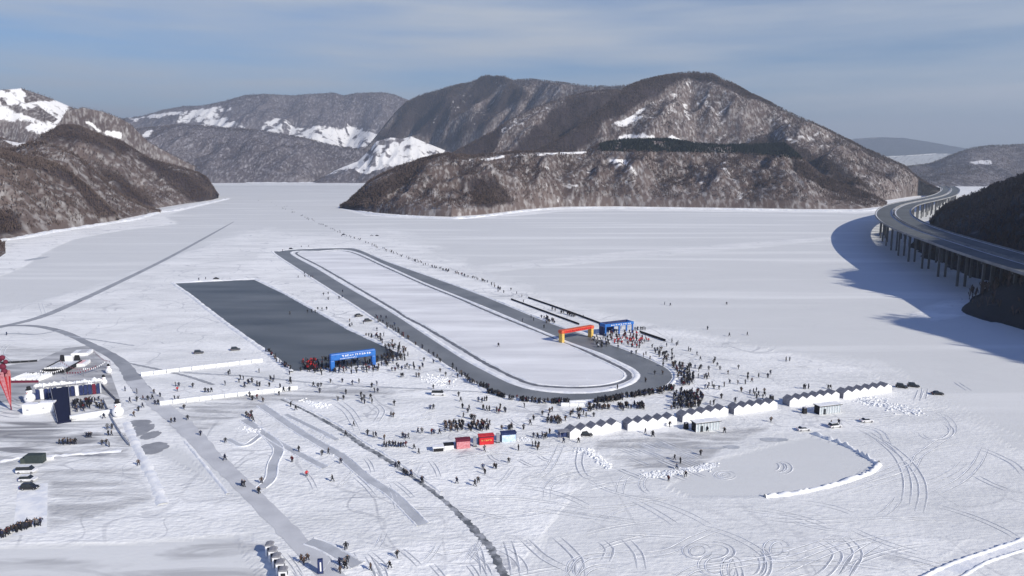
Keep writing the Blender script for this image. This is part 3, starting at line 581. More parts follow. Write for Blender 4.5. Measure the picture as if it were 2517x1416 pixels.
# right massif: left shoulder, middle spur, main peak
hill([(860, 400), (880, 380), (905, 360), (925, 338), (950, 305), (975, 275), (1000, 251), (1032, 235), (1095, 216), (1153, 204), (1191, 186), (1242, 189), (1264, 198), (1305, 196), (1382, 205), (1461, 214), (1541, 211), (1600, 230)], [(860, 446), (1100, 448), (1600, 462)], [(860, 5800), (1000, 5600), (1191, 5200), (1400, 4400), (1600, 3900)], HB, 14, 280, 90, 900, 150, 560, 1.5, prof=.85, rot=R(42), thin=[[(1140, 212), (1185, 212), (1130, 270), (1075, 320), (1060, 305)], [(1215, 205), (1245, 210), (1210, 280), (1150, 340), (1110, 350), (1160, 290)], [(1330, 215), (1400, 222), (1390, 238), (1300, 240)]],
     dens=1/170., th=11, dense_shade=[[(1000, 250), (1095, 218), (1150, 205), (1120, 240), (1060, 290), (990, 340), (925, 345)], [(1191, 188), (1250, 190), (1180, 250), (1110, 300), (1050, 345), (1010, 330), (1110, 250)], [(1264, 200), (1300, 235), (1200, 300), (1120, 350), (1060, 370), (1160, 290)]])
hill([(1075, 392), (1110, 380), (1160, 352), (1210, 325), (1262, 290), (1320, 262), (1390, 240), (1450, 226), (1520, 222), (1560, 225)], [(1075, 473), (1560, 473)], [(1075, 2950), (1300, 3250), (1560, 3500)], HB, 15, 200, 70, 500, 95, 420, 1.4, thin=[[(1225, 300), (1250, 262), (1350, 250), (1360, 270), (1300, 330), (1250, 365), (1215, 350)], [(1150, 345), (1210, 310), (1200, 330), (1150, 370)]], prof=.85, dens=1/110., th=9, rot=R(42), dense_shade=[[(1075, 392), (1180, 335), (1260, 292), (1250, 320), (1200, 380)], [(1400, 240), (1560, 222), (1560, 300), (1300, 390), (1250, 390), (1330, 300)]],
     opens=[[(1270, 232), (1400, 225), (1395, 236), (1270, 242)]])
hill([(1230, 392), (1290, 382), (1340, 362), (1400, 328), (1450, 290), (1500, 250), (1541, 214), (1588, 197), (1636, 188), (1693, 178), (1747, 183), (1795, 203), (1843, 231), (1900, 258), (1954, 285), (2018, 313), (2066, 337), (2129, 369), (2177, 390), (2222, 411), (2256, 439), (2285, 458), (2310, 468)],
     [(1230, 478), (1900, 482), (2100, 505), (2180, 492), (2240, 483), (2310, 474)], [(1230, 2600), (1450, 2800), (1693, 3150), (2000, 2800), (2200, 2450), (2310, 2350)], HB, 16, 340, 100, 900, 80, 360, 1.3, thin=[[(1640, 225), (1690, 195), (1740, 200), (1850, 250), (1960, 305), (2040, 345), (2100, 400), (2000, 370), (1920, 355), (1780, 350), (1690, 335), (1640, 310), (1600, 290)], [(1490, 320), (1600, 255), (1640, 230), (1600, 290), (1500, 340)], [(2000, 400), (2120, 420), (2220, 460), (2200, 480), (2080, 440)]], prof=.88, dens=1/70., th=9.5, clump=.8, rot=R(36), dense_shade=[[(1330, 370), (1400, 326), (1461, 280), (1541, 212), (1640, 186), (1700, 178), (1800, 203), (1900, 256), (1890, 262), (1800, 225), (1700, 195), (1650, 205), (1610, 245), (1540, 280), (1480, 300), (1450, 350), (1400, 385), (1240, 395)], [(1780, 360), (1900, 340), (2050, 400), (2150, 470), (2050, 440), (1960, 390)]],
     opens=[[(1495, 345), (1530, 330), (1620, 328), (1680, 335), (1690, 346), (1760, 356), (1750, 362), (1690, 356), (1600, 345), (1500, 352)], [(1500, 305), (1580, 272), (1600, 262), (1575, 290), (1515, 315)]])
hill([(835, 508), (850, 503), (877, 478), (909, 447), (940, 430), (972, 415), (1036, 394), (1093, 380), (1159, 386), (1270, 375), (1380, 374), (1445, 372), (1470, 357), (1524, 346), (1580, 345), (1640, 345), (1700, 354), (1760, 360), (1850, 358), (1930, 357), (1970, 391), (2018, 432), (2060, 450), (2097, 464), (2145, 482), (2180, 500)],
     [(835, 511), (900, 521), (1000, 529), (1111, 533), (1191, 527), (1286, 515), (1382, 508), (1509, 507), (1795, 511), (1986, 514), (2110, 514), (2180, 506)], [(835, 1640), (900, 1680), (1090, 1760), (1500, 2050), (1900, 2100), (2180, 1760)], HB, 17, 420, 90, 420, 34, 150, 1.35, prof=.62, dens=1/42., th=7.5, clump=.9, rot=R(20), thin=[[(1300, 400), (1440, 380), (1560, 400), (1560, 505), (1440, 508), (1330, 500)], [(1700, 400), (1800, 390), (1830, 505), (1720, 508)], [(1120, 390), (1200, 400), (1230, 430), (1160, 430)]], dense_shade=[[(835, 510), (909, 447), (1036, 394), (1090, 380), (1010, 430), (940, 500), (900, 520)], [(1940, 370), (2018, 432), (2145, 480), (2100, 490), (1990, 450)], [(1130, 440), (1210, 430), (1270, 500), (1180, 510)]],
     conif=[[(1470, 372), (1475, 352), (1600, 340), (1770, 352), (1930, 352), (1985, 395), (1900, 385), (1800, 378), (1600, 374)]],
     opens=[[(1150, 390), (1270, 378), (1445, 375), (1445, 380), (1270, 384), (1150, 398)], [(1485, 390), (1540, 394), (1550, 412), (1515, 410)]])
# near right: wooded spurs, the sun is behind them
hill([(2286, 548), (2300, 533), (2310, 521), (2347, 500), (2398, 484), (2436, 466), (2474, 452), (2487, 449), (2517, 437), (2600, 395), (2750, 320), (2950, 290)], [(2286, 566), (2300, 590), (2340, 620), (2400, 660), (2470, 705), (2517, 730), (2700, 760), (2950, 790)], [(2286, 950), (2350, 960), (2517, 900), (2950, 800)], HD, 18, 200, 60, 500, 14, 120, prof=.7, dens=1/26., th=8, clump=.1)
RX = np.linspace(250, 1100, 170); RY = np.linspace(-350, 1250, 240); GX, GY = np.meshgrid(RX, RY)
foot = np.interp(GY, [-350, 100, 250, 330, 395, 430, 470, 520, 560, 583, 623, 736, 850, 930, 1000, 1250], [420, 390, 350, 320, 296, 282, 290, 335, 375, 384, 390, 419, 462, 560, 640, 900])
foot = foot+(fbm(GX/30, GY/30, 5)-.5)*16
d = np.maximum(GX-foot, 0)
hgt = np.interp(GY, [-350, 0, 100, 225, 275, 335, 450, 560, 700, 780, 860, 940, 1250], [60, 150, 176, 176, 130, 196, 218, 228, 225, 190, 120, 70, 40])
rx = np.interp(GY, [-350, 225, 275, 335, 450, 566, 700, 1250], [470, 455, 480, 585, 615, 665, 765, 900])
near = np.interp(d, [0, 20, 60, 120], [0, 17, 36, 62])*np.interp(GY, [0, 250, 440, 500, 560, 640, 900], [1, 1, 1, .5, .55, .75, .75])
GZ = near+np.maximum(hgt-62, 0)*np.clip((GX-foot-30)/np.maximum(rx-foot-30, 20), 0, 1)**1.1
GZ = GZ*(1+.22*(fbm(GX/80, GY/80, 9)-.5))+np.minimum(d/10, 1)*4*(fbm(GX/25, GY/25, 3)-.5)
GZ = GZ*np.clip((1100-GX)/260, 0, 1)**.7*np.clip((GY+350)/150, 0, 1)*np.clip((1250-GY)/200, 0, 1)
SKYE = [(2286, 548), (2300, 533), (2310, 521), (2347, 502), (2398, 488), (2436, 470), (2474, 456), (2487, 453), (2517, 441), (2700, 330), (3000, 200), (4000, 0)]
qx, qy = proj(GX, np.maximum(GY, 60), GZ*0)
lim = CH+(412-np.interp(W0/2+F*GX/np.maximum(GY, 60), [p[0] for p in SKYE], [p[1] for p in SKYE]))/F*np.maximum(GY, 60)
GZ = np.where((GY > 380), np.minimum(GZ, lim), GZ); w = d/100.
GZ = np.where(d > 0, GZ, -1.5)
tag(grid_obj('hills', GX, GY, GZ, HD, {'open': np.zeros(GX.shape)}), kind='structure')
n = 8000; x = rng.uniform(255, 1000, n*3); y = rng.uniform(-100, 1150, n*3)
ix = np.clip(((x-250)/850*169).astype(int), 0, 169); iy = np.clip(((y+350)/1600*239).astype(int), 0, 239); ok = (w[iy, ix] > .02)
FOREST.append((x[ok], y[ok], GZ[iy, ix][ok]-.5, np.zeros(ok.sum()), np.full(ok.sum(), 8.)))

# trees of the wooded slopes as one mass: thin bare crowns, each a fan of slivers on a stem
def forest(name, m, parts, conifer=False):
    x = np.concatenate([p[0] for p in parts]); y = np.concatenate([p[1] for p in parts]); z = np.concatenate([p[2] for p in parts]); th = np.concatenate([p[3] for p in parts])
    n = len(x)
    if n == 0: return 0
    h = th*rng.uniform(.65, 1.25, n); C0 = np.stack([x, y, z-.4], -1); tris = []
    def tri(a, b, c): tris.append(np.stack([a, b, c], 1))
    def off(dx, dy, dz): return C0+np.stack([dx, dy, dz], -1)
    if conifer:
        for k in range(3):
            a = rng.uniform(0, math.pi, n); r = h*.2
            tri(off(np.cos(a)*r, np.sin(a)*r, h*.08), off(-np.cos(a)*r, -np.sin(a)*r, h*.08), off(0*r, 0*r, h*1.15))
    else:
        a = rng.uniform(0, math.pi, n); r = h*.03+.05
        tri(off(np.cos(a)*r, np.sin(a)*r, 0*h), off(-np.cos(a)*r, -np.sin(a)*r, 0*h), off(0*r, 0*r, h*.95))
        for k in range(5):
            a = rng.uniform(0, 2*math.pi, n); q = rng.uniform(.08, .30, n)*h; zt = h*rng.uniform(.7, 1.0, n); wd_ = h*rng.uniform(.05, .085, n); p = a+math.pi/2
            tri(off(0*h, 0*h, h*.25), off(np.cos(a)*q+np.cos(p)*wd_, np.sin(a)*q+np.sin(p)*wd_, zt*.85), off(np.cos(a)*q*1.1-np.cos(p)*wd_*.6, np.sin(a)*q*1.1-np.sin(p)*wd_*.6, zt))
    v = np.concatenate(tris, 0).reshape(-1, 3); f = np.arange(len(v)).reshape(-1, 3)
    o = raw_obj(name, v, f, m); tag(o, kind='stuff'); return n
M_bare = mat('bare_twigs', (.078, .053, .044), .9, (.125, .092, .080), .01, .4, .6)
M_con = mat('dark_conifer', (.018, .026, .022), .9, (.03, .038, .032), .05)
p0 = [(a[k == 0], b[k == 0], c[k == 0], t[k == 0]) for a, b, c, k, t in FOREST]; p1 = [(a[k == 1], b[k == 1], c[k == 1], t[k == 1]) for a, b, c, k, t in FOREST]
print('trees', forest('bare_forest', M_bare, p0), forest('conifer_forest', M_con, p1, True))
for o in bpy.data.objects:
    if o.name == 'bare_forest': tag(o, 'bare leafless woods covering the snowy hillsides round the lake', 'forest')
    if o.name == 'conifer_forest': tag(o, 'dark evergreen belt along the terrace below the highest peak', 'forest')

# ------------------------------------------------------------ motorway bridge
DH = 28.0
LE = [G(x, y, DH) for x, y in [(2760, 742), (2640, 702), (2517, 662), (2385, 626), (2283, 593), (2207, 568), (2169, 547), (2156, 531), (2155, 522), (2162, 511), (2182, 500), (2233, 490), (2284, 480), (2309, 471), (2322, 464), (2318, 458)]]
RE = [G(x, y, DH) for x, y in [(2760, 700), (2640, 666), (2517, 629), (2385, 588), (2294, 558), (2246, 536), (2237, 525), (2239, 517), (2255, 509), (2284, 501), (2320, 493), (2350, 484), (2360, 475), (2356, 468), (2345, 462), (2330, 457)]]
def even(pts, n):
    rs = resample([Vector((p.x, p.y, 0)) for p in pts], 5); d = [0]
    for a, b in zip(rs, rs[1:]): d.append(d[-1]+(b-a).length)
    t = np.linspace(0, d[-1], n); return np.stack([np.interp(t, d, [p[i] for p in rs]) for i in range(2)], -1)
NB = 240; le, re_ = even(LE, NB), even(RE, NB)
# pair every left-edge point with the nearest right-edge point, kept in order
cl = []
j = 0
for i in range(NB):
    dd = np.hypot(*(re_-le[i]).T); jj = int(np.argmin(dd[max(j, 0):j+25])+j); j = max(j, jj); cl.append((le[i]+re_[j])/2)
cl = np.array(cl)
for _ in range(14): cl[1:-1] = (cl[:-2]+2*cl[1:-1]+cl[2:])/4
cl = [Vector((a, b, 0)) for a, b in cl]
br = empty('motorway_bridge', (cl[60].x, cl[60].y, 0)); tag(br, 'long curved twin-deck motorway bridge on concrete piers above the ice at right', 'bridge')
inv = Matrix.Translation(-Vector((cl[60].x, cl[60].y, 0)))
def loc(o): o.matrix_local = inv; return o
fr = frames(cl)
for side in (-1, 1):
    off = side*11.9; prof = [(-10.7, 0), (10.7, 0), (10.7, -.5), (4.6, -1.1), (4.0, -2.9), (-4.0, -2.9), (-4.6, -1.1), (-10.7, -.5)]
    mb = MB(); k0 = 0
    for i, (p, d, s) in enumerate(fr):
        for a, b in prof: mb.v.append(tuple(p+s*(off+a)+Vector((0, 0, DH+b))))
        if i:
            for q in range(8):
                a = (i-1)*8+q; b = (i-1)*8+(q+1) % 8; mb.f.append((a, b, b+8, a+8)); mb.m.append(0)
    dk = mb.build('deck', M_conc, br); loc(dk)
    mb = MB()
    strip('', [tuple(p+s*off) for p, d, s in fr], 16.4, DH+.05, None, 0, mb=mb, world=True, step=12); c = mb.build('road_surface', M_asph, dk)
    mb = MB()
    for e in (-9.0, 9.0): strip('', [tuple(p+s*(off+e)) for p, d, s in fr], 1.2, DH+.1, None, .1, mb=mb, world=True, step=12)
    mb.build('snowy_verge', M_snow2, dk)
    for e in (-10.4, 10.4):
        mb = MB(); pf = [(-.22, 0), (-.14, 1.25), (.14, 1.25), (.22, 0)]
        for i, (p, d, s) in enumerate(fr):
            for a, b in pf: mb.v.append(tuple(p+s*(off+e+a)+Vector((0, 0, DH+b))))
            if i:
                for q in range(3):
                    a = (i-1)*4+q; mb.f.append((a, a+1, a+5, a+4)); mb.m.append(0)
        loc(mb.build('parapet', M_conc, br))
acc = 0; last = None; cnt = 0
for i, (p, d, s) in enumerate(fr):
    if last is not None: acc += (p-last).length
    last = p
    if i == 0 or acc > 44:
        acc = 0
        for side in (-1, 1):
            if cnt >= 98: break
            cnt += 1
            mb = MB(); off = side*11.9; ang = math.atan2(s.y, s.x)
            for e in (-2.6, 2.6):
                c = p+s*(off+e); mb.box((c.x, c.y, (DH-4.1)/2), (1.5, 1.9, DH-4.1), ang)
            c = p+s*off; mb.box((c.x, c.y, DH-3.53), (9.0, 2.2, 1.25), ang); loc(mb.build('pier', mat('shaded_pier_concrete', (.15, .15, .155), .9, (.11, .11, .115), .1), br))  # shade below the decks is painted into this darker pier concrete

# air
hz = MB(); hz.box((0, 9000, 699), (42000, 24000, 1400)); h = hz.build('haze', bpy.data.materials.new('haze_air')); tag(h, kind='stuff')
hm = h.data.materials[0]; hm.use_nodes = True; t = hm.node_tree; t.nodes.remove(t.nodes['Principled BSDF']); pv = N(t, 'ShaderNodeVolumePrincipled')
pv.inputs['Color'].default_value = (.66, .78, .95, 1); pv.inputs['Density'].default_value = 8e-5; pv.inputs['Anisotropy'].default_value = .2
t.links.new(pv.outputs[0], t.nodes['Material Output'].inputs['Volume'])
h.display_type = 'WIRE'

# ------------------------------------------------------------ people
def skin_mesh(name, joints, edges):
    me = bpy.data.meshes.new(name+'_cage'); me.from_pydata([j[0] for j in joints], edges, [])
    o = bpy.data.objects.new(name, me); COL.objects.link(o); sk = o.modifiers.new('s', 'SKIN')
    for i, j in enumerate(joints): me.skin_vertices[0].data[i].radius = (j[1], j[2])
    me.skin_vertices[0].data[0].use_root = True
    sb = o.modifiers.new('b', 'SUBSURF'); sb.levels = 1; sb.render_levels = 1
    dg = bpy.context.evaluated_depsgraph_get(); m = bpy.data.meshes.new_from_object(o.evaluated_get(dg)); bpy.data.objects.remove(o); return m
def body_mesh(stride=.0, arm=.0, armup=False, skate=False):
    st = stride; lean = .12 if skate else .02
    J = [((0, 0, .98), .17, .13), ((0, lean*.6, 1.2), .19, .14), ((0, lean, 1.42), .17, .12), ((0, lean+.02, 1.54), .07, .07), ((0, lean+.04, 1.66), .105, .115), ((0, lean+.04, 1.78), .085, .09),
         ((.10, 0, .90), .12, .12), ((.12, st*.5, .50), .085, .09), ((.12, st*.9, .10), .06, .06), ((.12, st*.9+.12, .04), .055, .045),
         ((-.10, 0, .90), .12, .12), ((-.12, -st*.35, .50), .085, .09), ((-.12, -st, .12), .06, .06), ((-.12, -st+.12, .05), .055, .045),
         ((.24, lean, 1.42), .08, .08), ((.33, lean-arm*.2, 1.16), .065, .065), ((.32, lean+.05+arm*.3, .92), .05, .05), ((.31, lean+.08+arm*.36, .83), .045, .035),
         ((-.24, lean, 1.42), .08, .08)]
    J += ([((-.36, lean+.08, 1.58), .065, .065), ((-.34, lean+.16, 1.82), .05, .05), ((-.33, lean+.18, 1.91), .045, .035)] if armup else
          [((-.33, lean+arm*.2, 1.16), .065, .065), ((-.32, lean+.05-arm*.3, .92), .05, .05), ((-.31, lean+.08-arm*.3, .83), .045, .035)])
    E = [(0, 1), (1, 2), (2, 3), (3, 4), (4, 5), (0, 6), (6, 7), (7, 8), (8, 9), (0, 10), (10, 11), (11, 12), (12, 13), (2, 14), (14, 15), (15, 16), (16, 17), (2, 18), (18, 19), (19, 20), (20, 21)]
    return skin_mesh('body', J, E)
POSES = [('standing', body_mesh(.03, .05)), ('walking', body_mesh(.30, .7)), ('walking', body_mesh(.22, -.5)), ('raising one arm', body_mesh(.05, .1, True))]
PM = {}
def person_mesh(pi, coat):
    if (pi, coat) in PM: return PM[pi, coat]
    m = POSES[pi][1].copy(); m.name = 'person_'+coat; m.materials.clear()
    for q in (COATS[coat], M_trous, M_skin, M_black): m.materials.append(q)
    for p in m.polygons:
        z = p.center.z; y = p.normal.y
        if z < .84 and abs(p.center.x) < .26: i = 1
        elif z > 1.70: i = 3
        elif z > 1.55 and abs(p.center.x) < .2: i = 2 if p.normal.y > .1 else 3
        elif abs(p.center.x) > .2 and (z < .88 or z > 1.84): i = 3
        else: i = 0
        p.material_index = i; p.use_smooth = True
    PM[pi, coat] = m; return m
PEOPLE = []   # (pixel x, pixel y of the feet, cluster key or None, coat or None)
def add(x0, y0, sc, pts, key=None, coat=None):
    for a, b in pts: PEOPLE.append((x0+a/sc, y0+b/sc, key, coat))
def fill(n, poly, key, coats=None, s=1, mind=0):
    n = int(n*1.3)
    xs = [p[0] for p in poly]; ys_ = [p[1] for p in poly]; r = random.Random(s*131+n); k = 0; t = 0; got = []
    while k < n and t < n*60:
        t += 1; x = r.uniform(min(xs), max(xs)); y = r.uniform(min(ys_), max(ys_))
        if inpoly(np.array([x]), np.array([y]), poly)[0] and all(abs(x-a) > 1.6 or abs(y-b) > .8 for a, b in got):
            got.append((x, y)); PEOPLE.append((x, y, key, r.choice(coats) if coats else None)); k += 1
def along(n, pts, spread, key, coats=None, s=1):
    n = int(n*1.35)
    r = random.Random(s*77+n); seg = [math.dist(a, b) for a, b in zip(pts, pts[1:])]; T = sum(seg)
    for i in range(n):
        u = r.random()*T; k = 0
        while u > seg[k] and k < len(seg)-1: u -= seg[k]; k += 1
        t = u/seg[k]; x = pts[k][0]*(1-t)+pts[k+1][0]*t; y = pts[k][1]*(1-t)+pts[k+1][1]*t
        PEOPLE.append((x+r.gauss(0, spread), y+r.gauss(0, spread*.45), key, r.choice(coats) if coats else None))
Z = 3.933
add(0, 800, Z, [(1210, 635), (1255, 745), (1325, 660), (1325, 735), (1385, 720), (1430, 725), (1490, 660), (1500, 765), (1530, 765), (1550, 690), (1475, 715), (1865, 600), (1700, 590), (1730, 590), (1985, 650), (2015, 650), (2045, 645), (2178, 580), (2210, 480), (2225, 470), (2405, 570), (2440, 555), (2485, 590), (2510, 590), (1380, 795), (1340, 830), (1295, 880), (1780, 810), (1815, 915), (1655, 940), (1690, 935), (1940, 1065), (2180, 1135), (2175, 1305), (1690, 722), (1725, 724), (2365, 600), (2440, 725), (2415, 690), (2500, 660), (1005, 900), (1040, 1005), (1085, 1000), (1050, 1065), (1078, 1065), (990, 1155), (1030, 1150), (1058, 1175), (65, 95)])
add(0, 800, Z, [(1715, 635)], None, 'red')
add(0, 800, Z, [(840, 1085), (860, 1080), (880, 1080), (575, 1150), (610, 1150), (635, 1152), (655, 1150), (685, 1150), (710, 1150), (730, 1147)], 'row of people above the green container')
add(0, 800, Z, [(2440, 905), (2400, 890), (2450, 930), (2420, 905), (2380, 880), (2430, 870)], 'tight knot of people by the winding ice path')
fill(30, [(180, 992), (245, 984), (256, 1006), (186, 1014)], 'group behind the rounded wall by the navy ramp')
add(600, 780, Z, [(145, 535), (290, 600), (40, 640), (75, 625), (125, 655), (150, 665), (245, 670), (445, 625), (670, 670), (745, 670), (950, 630), (1235, 680), (1285, 660), (1830, 695), (500, 900), (55, 770), (80, 800), (1060, 1050), (1420, 960), (1445, 965), (1800, 890), (1830, 890), (2075, 765), (2095, 815), (2265, 815), (2300, 825), (2325, 810), (2345, 810), (2345, 905), (2370, 905), (2440, 915), (2470, 910), (2120, 970), (2195, 985), (2210, 990), (2230, 990), (985, 1150), (1195, 1140), (1250, 1160), (1275, 1160), (1355, 1185), (1535, 1165), (1560, 1175), (1590, 1170), (1680, 1120), (1720, 1120), (1815, 1130), (1835, 1130), (1890, 1130), (1645, 1275), (1690, 1320), (530, 1300), (755, 1335), (815, 1320), (465, 1400), (935, 1412), (2325, 1295), (1595, 505), (1520, 580), (1535, 580), (1665, 580), (1690, 580), (1430, 520), (1460, 520), (1490, 500), (1525, 510), (1740, 425), (1830, 445), (1985, 650), (1950, 570), (2065, 585), (1895, 530), (1020, 90), (1020, 45), (1180, 185), (1205, 185), (1285, 130), (1350, 185), (1335, 240), (1290, 200), (1320, 230), (750, 560), (440, 555)])
add(600, 780, Z, [(1355, 1255), (1375, 1255), (1405, 1250), (1440, 1250), (1465, 1255), (1490, 1255), (1515, 1255), (1540, 1255), (1565, 1250)], 'row of people left of the dark stall box')
fill(110, [(742, 890), (795, 882), (880, 888), (952, 878), (958, 900), (920, 915), (860, 922), (780, 918), (735, 914)], 'packed crowd under and around the blue rink arch')
fill(20, [(744, 888), (778, 888), (784, 912), (745, 912)], 'group just left of the blue rink arch', ['red', 'maroon', 'red'])
fill(42, [(950, 845), (1000, 860), (1004, 880), (955, 900), (940, 880)], 'crowd at the right corner of the dark rink')
along(18, [(655, 862), (690, 895), (722, 915)], 2.5, 'onlookers along the lower left rink edge')
along(44, [(920, 782), (985, 822), (1035, 858), (1094, 895), (1133, 924), (1170, 948), (1210, 958)], 3.5, 'onlookers strung along the left side of the oval')
fill(42, [(1088, 1044), (1200, 1040), (1208, 1060), (1092, 1062)], 'queue of people behind the red stalls')
add(1200, 700, Z, [(100, 600), (2240, 825), (1255, 615), (1430, 670), (1500, 700), (1525, 680), (1565, 725), (1385, 670), (1655, 700), (1705, 720), (1725, 670), (1775, 655), (1725, 600), (1775, 560), (1820, 590), (1832, 580), (1935, 640), (1955, 645), (1690, 790), (2000, 810), (2045, 815), (1950, 790), (1610, 870), (1685, 870), (1520, 945), (2120, 435), (1760, 205), (1705, 195), (2305, 195), (2445, 1030), (2255, 1100), (2165, 980), (2180, 1010), (2120, 1010), (2095, 1010), (2505, 490), (1250, 1010), (350, 1190), (595, 1240), (865, 1240), (880, 1235), (1020, 1280), (2145, 1165), (2180, 1160), (340, 1400), (200, 1405), (215, 1400), (230, 1398), (330, 360), (440, 350), (540, 420), (415, 320), (515, 325), (540, 330), (95, 70), (150, 80), (275, 90), (220, 55), (325, 120), (340, 170), (2330, 500), (2030, 900)])
fill(12, [(1340, 1036), (1372, 1030), (1380, 1042), (1345, 1046)], 'cluster just left of the nearest white hut')
along(62, [(1200, 966), (1256, 982), (1327, 991), (1400, 992)], 2.6, 'spectator line along the near edge of the oval')
along(110, [(1460, 992), (1518, 983), (1560, 974), (1617, 966), (1655, 956)], 4.2, 'thick crowd along the bottom right oval bend')
fill(26, [(1518, 1000), (1580, 995), (1586, 1008), (1524, 1012)], 'loose group between bend crowd and white huts')
fill(16, [(1440, 1000), (1495, 995), (1498, 1008), (1446, 1012)], 'onlookers just below the bottom bend crowd')
fill(58, [(1650, 896), (1698, 900), (1710, 925), (1700, 945), (1678, 957), (1664, 930)], 'crowd to the right of the oval tip')
fill(84, [(1656, 962), (1726, 966), (1728, 982), (1718, 1002), (1648, 1008), (1654, 985)], 'crowd between the oval tip and the white huts')
fill(64, [(1495, 816), (1560, 818), (1598, 838), (1570, 858), (1505, 845)], 'red-clad crowd in front of the blue gate', ['red', 'maroon', 'maroon', 'black', 'white'])
fill(26, [(1452, 828), (1500, 824), (1506, 850), (1462, 858)], 'bunch of people between the red arch and the blue gate', ['black', 'white', 'grey', 'black'])
fill(14, [(1340, 782), (1366, 788), (1362, 800), (1342, 796)], 'people on the far side of the red arch')
along(14, [(1350, 760), (1400, 775), (1440, 785)], 2.2, 'people between the two black lane barriers')
add(1200, 700, Z, [(1420, 440), (1440, 445), (1445, 435), (1475, 440), (1495, 440), (1515, 440)], 'small group right of the blue gate')
add(1000, 900, Z, [(985, 935), (735, 1000), (755, 1045), (845, 990), (865, 995), (485, 1135), (150, 1130), (40, 1070), (660, 1160), (690, 1130), (1080, 815), (990, 615), (1015, 595), (1130, 610), (1265, 700), (1310, 690), (1335, 705), (1350, 690), (1215, 780), (1245, 780), (1275, 785), (1265, 810), (1380, 655), (1515, 742), (1660, 742), (2305, 650), (2375, 680), (1225, 690)])
add(1600, 880, Z, [(180, 665), (545, 710), (710, 725), (20, 760), (1160, 620), (480, 940), (230, 985), (285, 1020), (250, 1075), (335, 1150), (170, 1190), (1155, 160), (1475, 300), (1490, 302), (1522, 300), (1305, 35), (1340, 30), (875, 330), (955, 350), (1040, 370), (680, 390), (1740, 655), (1815, 640), (815, 430), (1712, 300), (1735, 300)])
add(600, 1050, Z, [(170, 545), (145, 640), (855, 525), (1465, 390), (1495, 385), (1615, 470), (1545, 460), (1570, 470), (1720, 535), (985, 1190), (1480, 1260), (1410, 1365), (1225, 1385), (555, 1310), (615, 1290), (580, 1322), (925, 1335), (965, 1345), (985, 1370), (1000, 1310), (930, 1412)])
add(600, 1050, Z, [(605, 475)], None, 'red')
add(0, 1050, Z, [(2340, 575), (2362, 575), (1340, 370), (2500, 640)])
along(24, [(0, 1324), (22, 1312), (60, 1300), (98, 1292)], 3, 'line of people at the bottom left edge')
add(400, 160, 3.146, [(840, 1065), (880, 1090), (940, 1100), (960, 1095), (1000, 1120), (1020, 1140), (1080, 1165), (1130, 1190), (1155, 1195), (1240, 1235), (1270, 1250), (1300, 1270), (1370, 1285), (1385, 1325), (1420, 1325), (1480, 1340), (1530, 1350), (1590, 1380), (1620, 1390), (740, 1050)], 'far')
along(26, [(680, 505), (760, 540), (840, 575), (915, 603)], 1.6, 'far')
along(70, [(915, 603), (980, 628), (1060, 656), (1120, 672), (1190, 692), (1235, 715)], 2.4, 'far')
add(400, 580, Z, [(350, 430), (415, 420), (1310, 405), (1375, 400), (1410, 395), (1430, 400), (1450, 405), (1370, 370), (1555, 575), (1600, 565), (1600, 620), (1705, 610), (1740, 545), (1735, 600), (1230, 760), (1400, 740), (1440, 740), (1475, 745), (1500, 715), (1540, 720), (1585, 715), (1160, 150), (1340, 110), (1410, 105), (2065, 790), (2110, 795), (2160, 800), (2240, 870), (2200, 890), (1810, 880), (1830, 870), (2310, 960), (2375, 1000), (1860, 790), (1940, 850)])
fill(26, [(560, 930), (900, 935), (1000, 1000), (640, 1000)], None, s=3); fill(20, [(1120, 1000), (1500, 1015), (1380, 1040), (1220, 1060)], None, s=4); fill(26, [(1690, 860), (1900, 930), (1880, 990), (1740, 960)], None, s=5); fill(20, [(880, 800), (960, 830), (1060, 920), (1000, 930)], None, s=6); fill(18, [(1580, 850), (1680, 870), (1640, 900)], None, s=7)
MARKS = [('the red ceremonial arch', 1418, 838), ('the blue gate', 1515, 822), ('the blue rink arch', 864, 895), ('the white van', 1080, 968), ('the plain red stall', 1196, 1092), ('the dark stall box', 1078, 1108), ('the nearest white hut', 1414, 1072), ('the dark car by the huts', 1440, 1064),
         ('the left glazed cabin', 1734, 1058), ('the right glazed cabin', 2033, 1015), ('the lone white car', 2127, 1034), ('the navy banner pillar', 788, 1404), ('the grey-roofed kiosks', 682, 1390), ('the dark slushy channel', 956, 1133), ('the round grey ice patch', 374, 1102), ('the green container', 85, 1136),
         ('the lone snowman by the road', 291, 1018), ('the long lower snow wall', 560, 980), ('the upper snow wall', 500, 906), ('the forked ice road', 300, 890), ('the lower left rink edge', 690, 895), ('the snow bank curve', 2160, 1142), ('the long snow rubble ridge', 1660, 1165), ('the last white hut', 2182, 966), ('the oval tip', 1652, 928), ('the far end of the oval', 756, 612), ('the far rink edge', 530, 692), ('the winding ice path', 680, 1110), ('the long ski trail', 839, 1121), ('the parked snowmobiles', 890, 780)]
MK = [(n_, G(x, y)) for n_, x, y in MARKS]
PEOPLE = [(x, y, k, c) for x, y, k, c in PEOPLE if y < 1450 and x > -5]
PEOPLE.sort(key=lambda q: -q[1])
indiv, rest = [q for q in PEOPLE if q[2] != 'far'][:300], None
ids = set(map(id, indiv)); rest = [q for q in PEOPLE if id(q) not in ids]
pool = ['black']*14+['navy']*5+['grey']*2+['brown']*4+['maroon']+['blue']
recs = []; crowd_recs = []
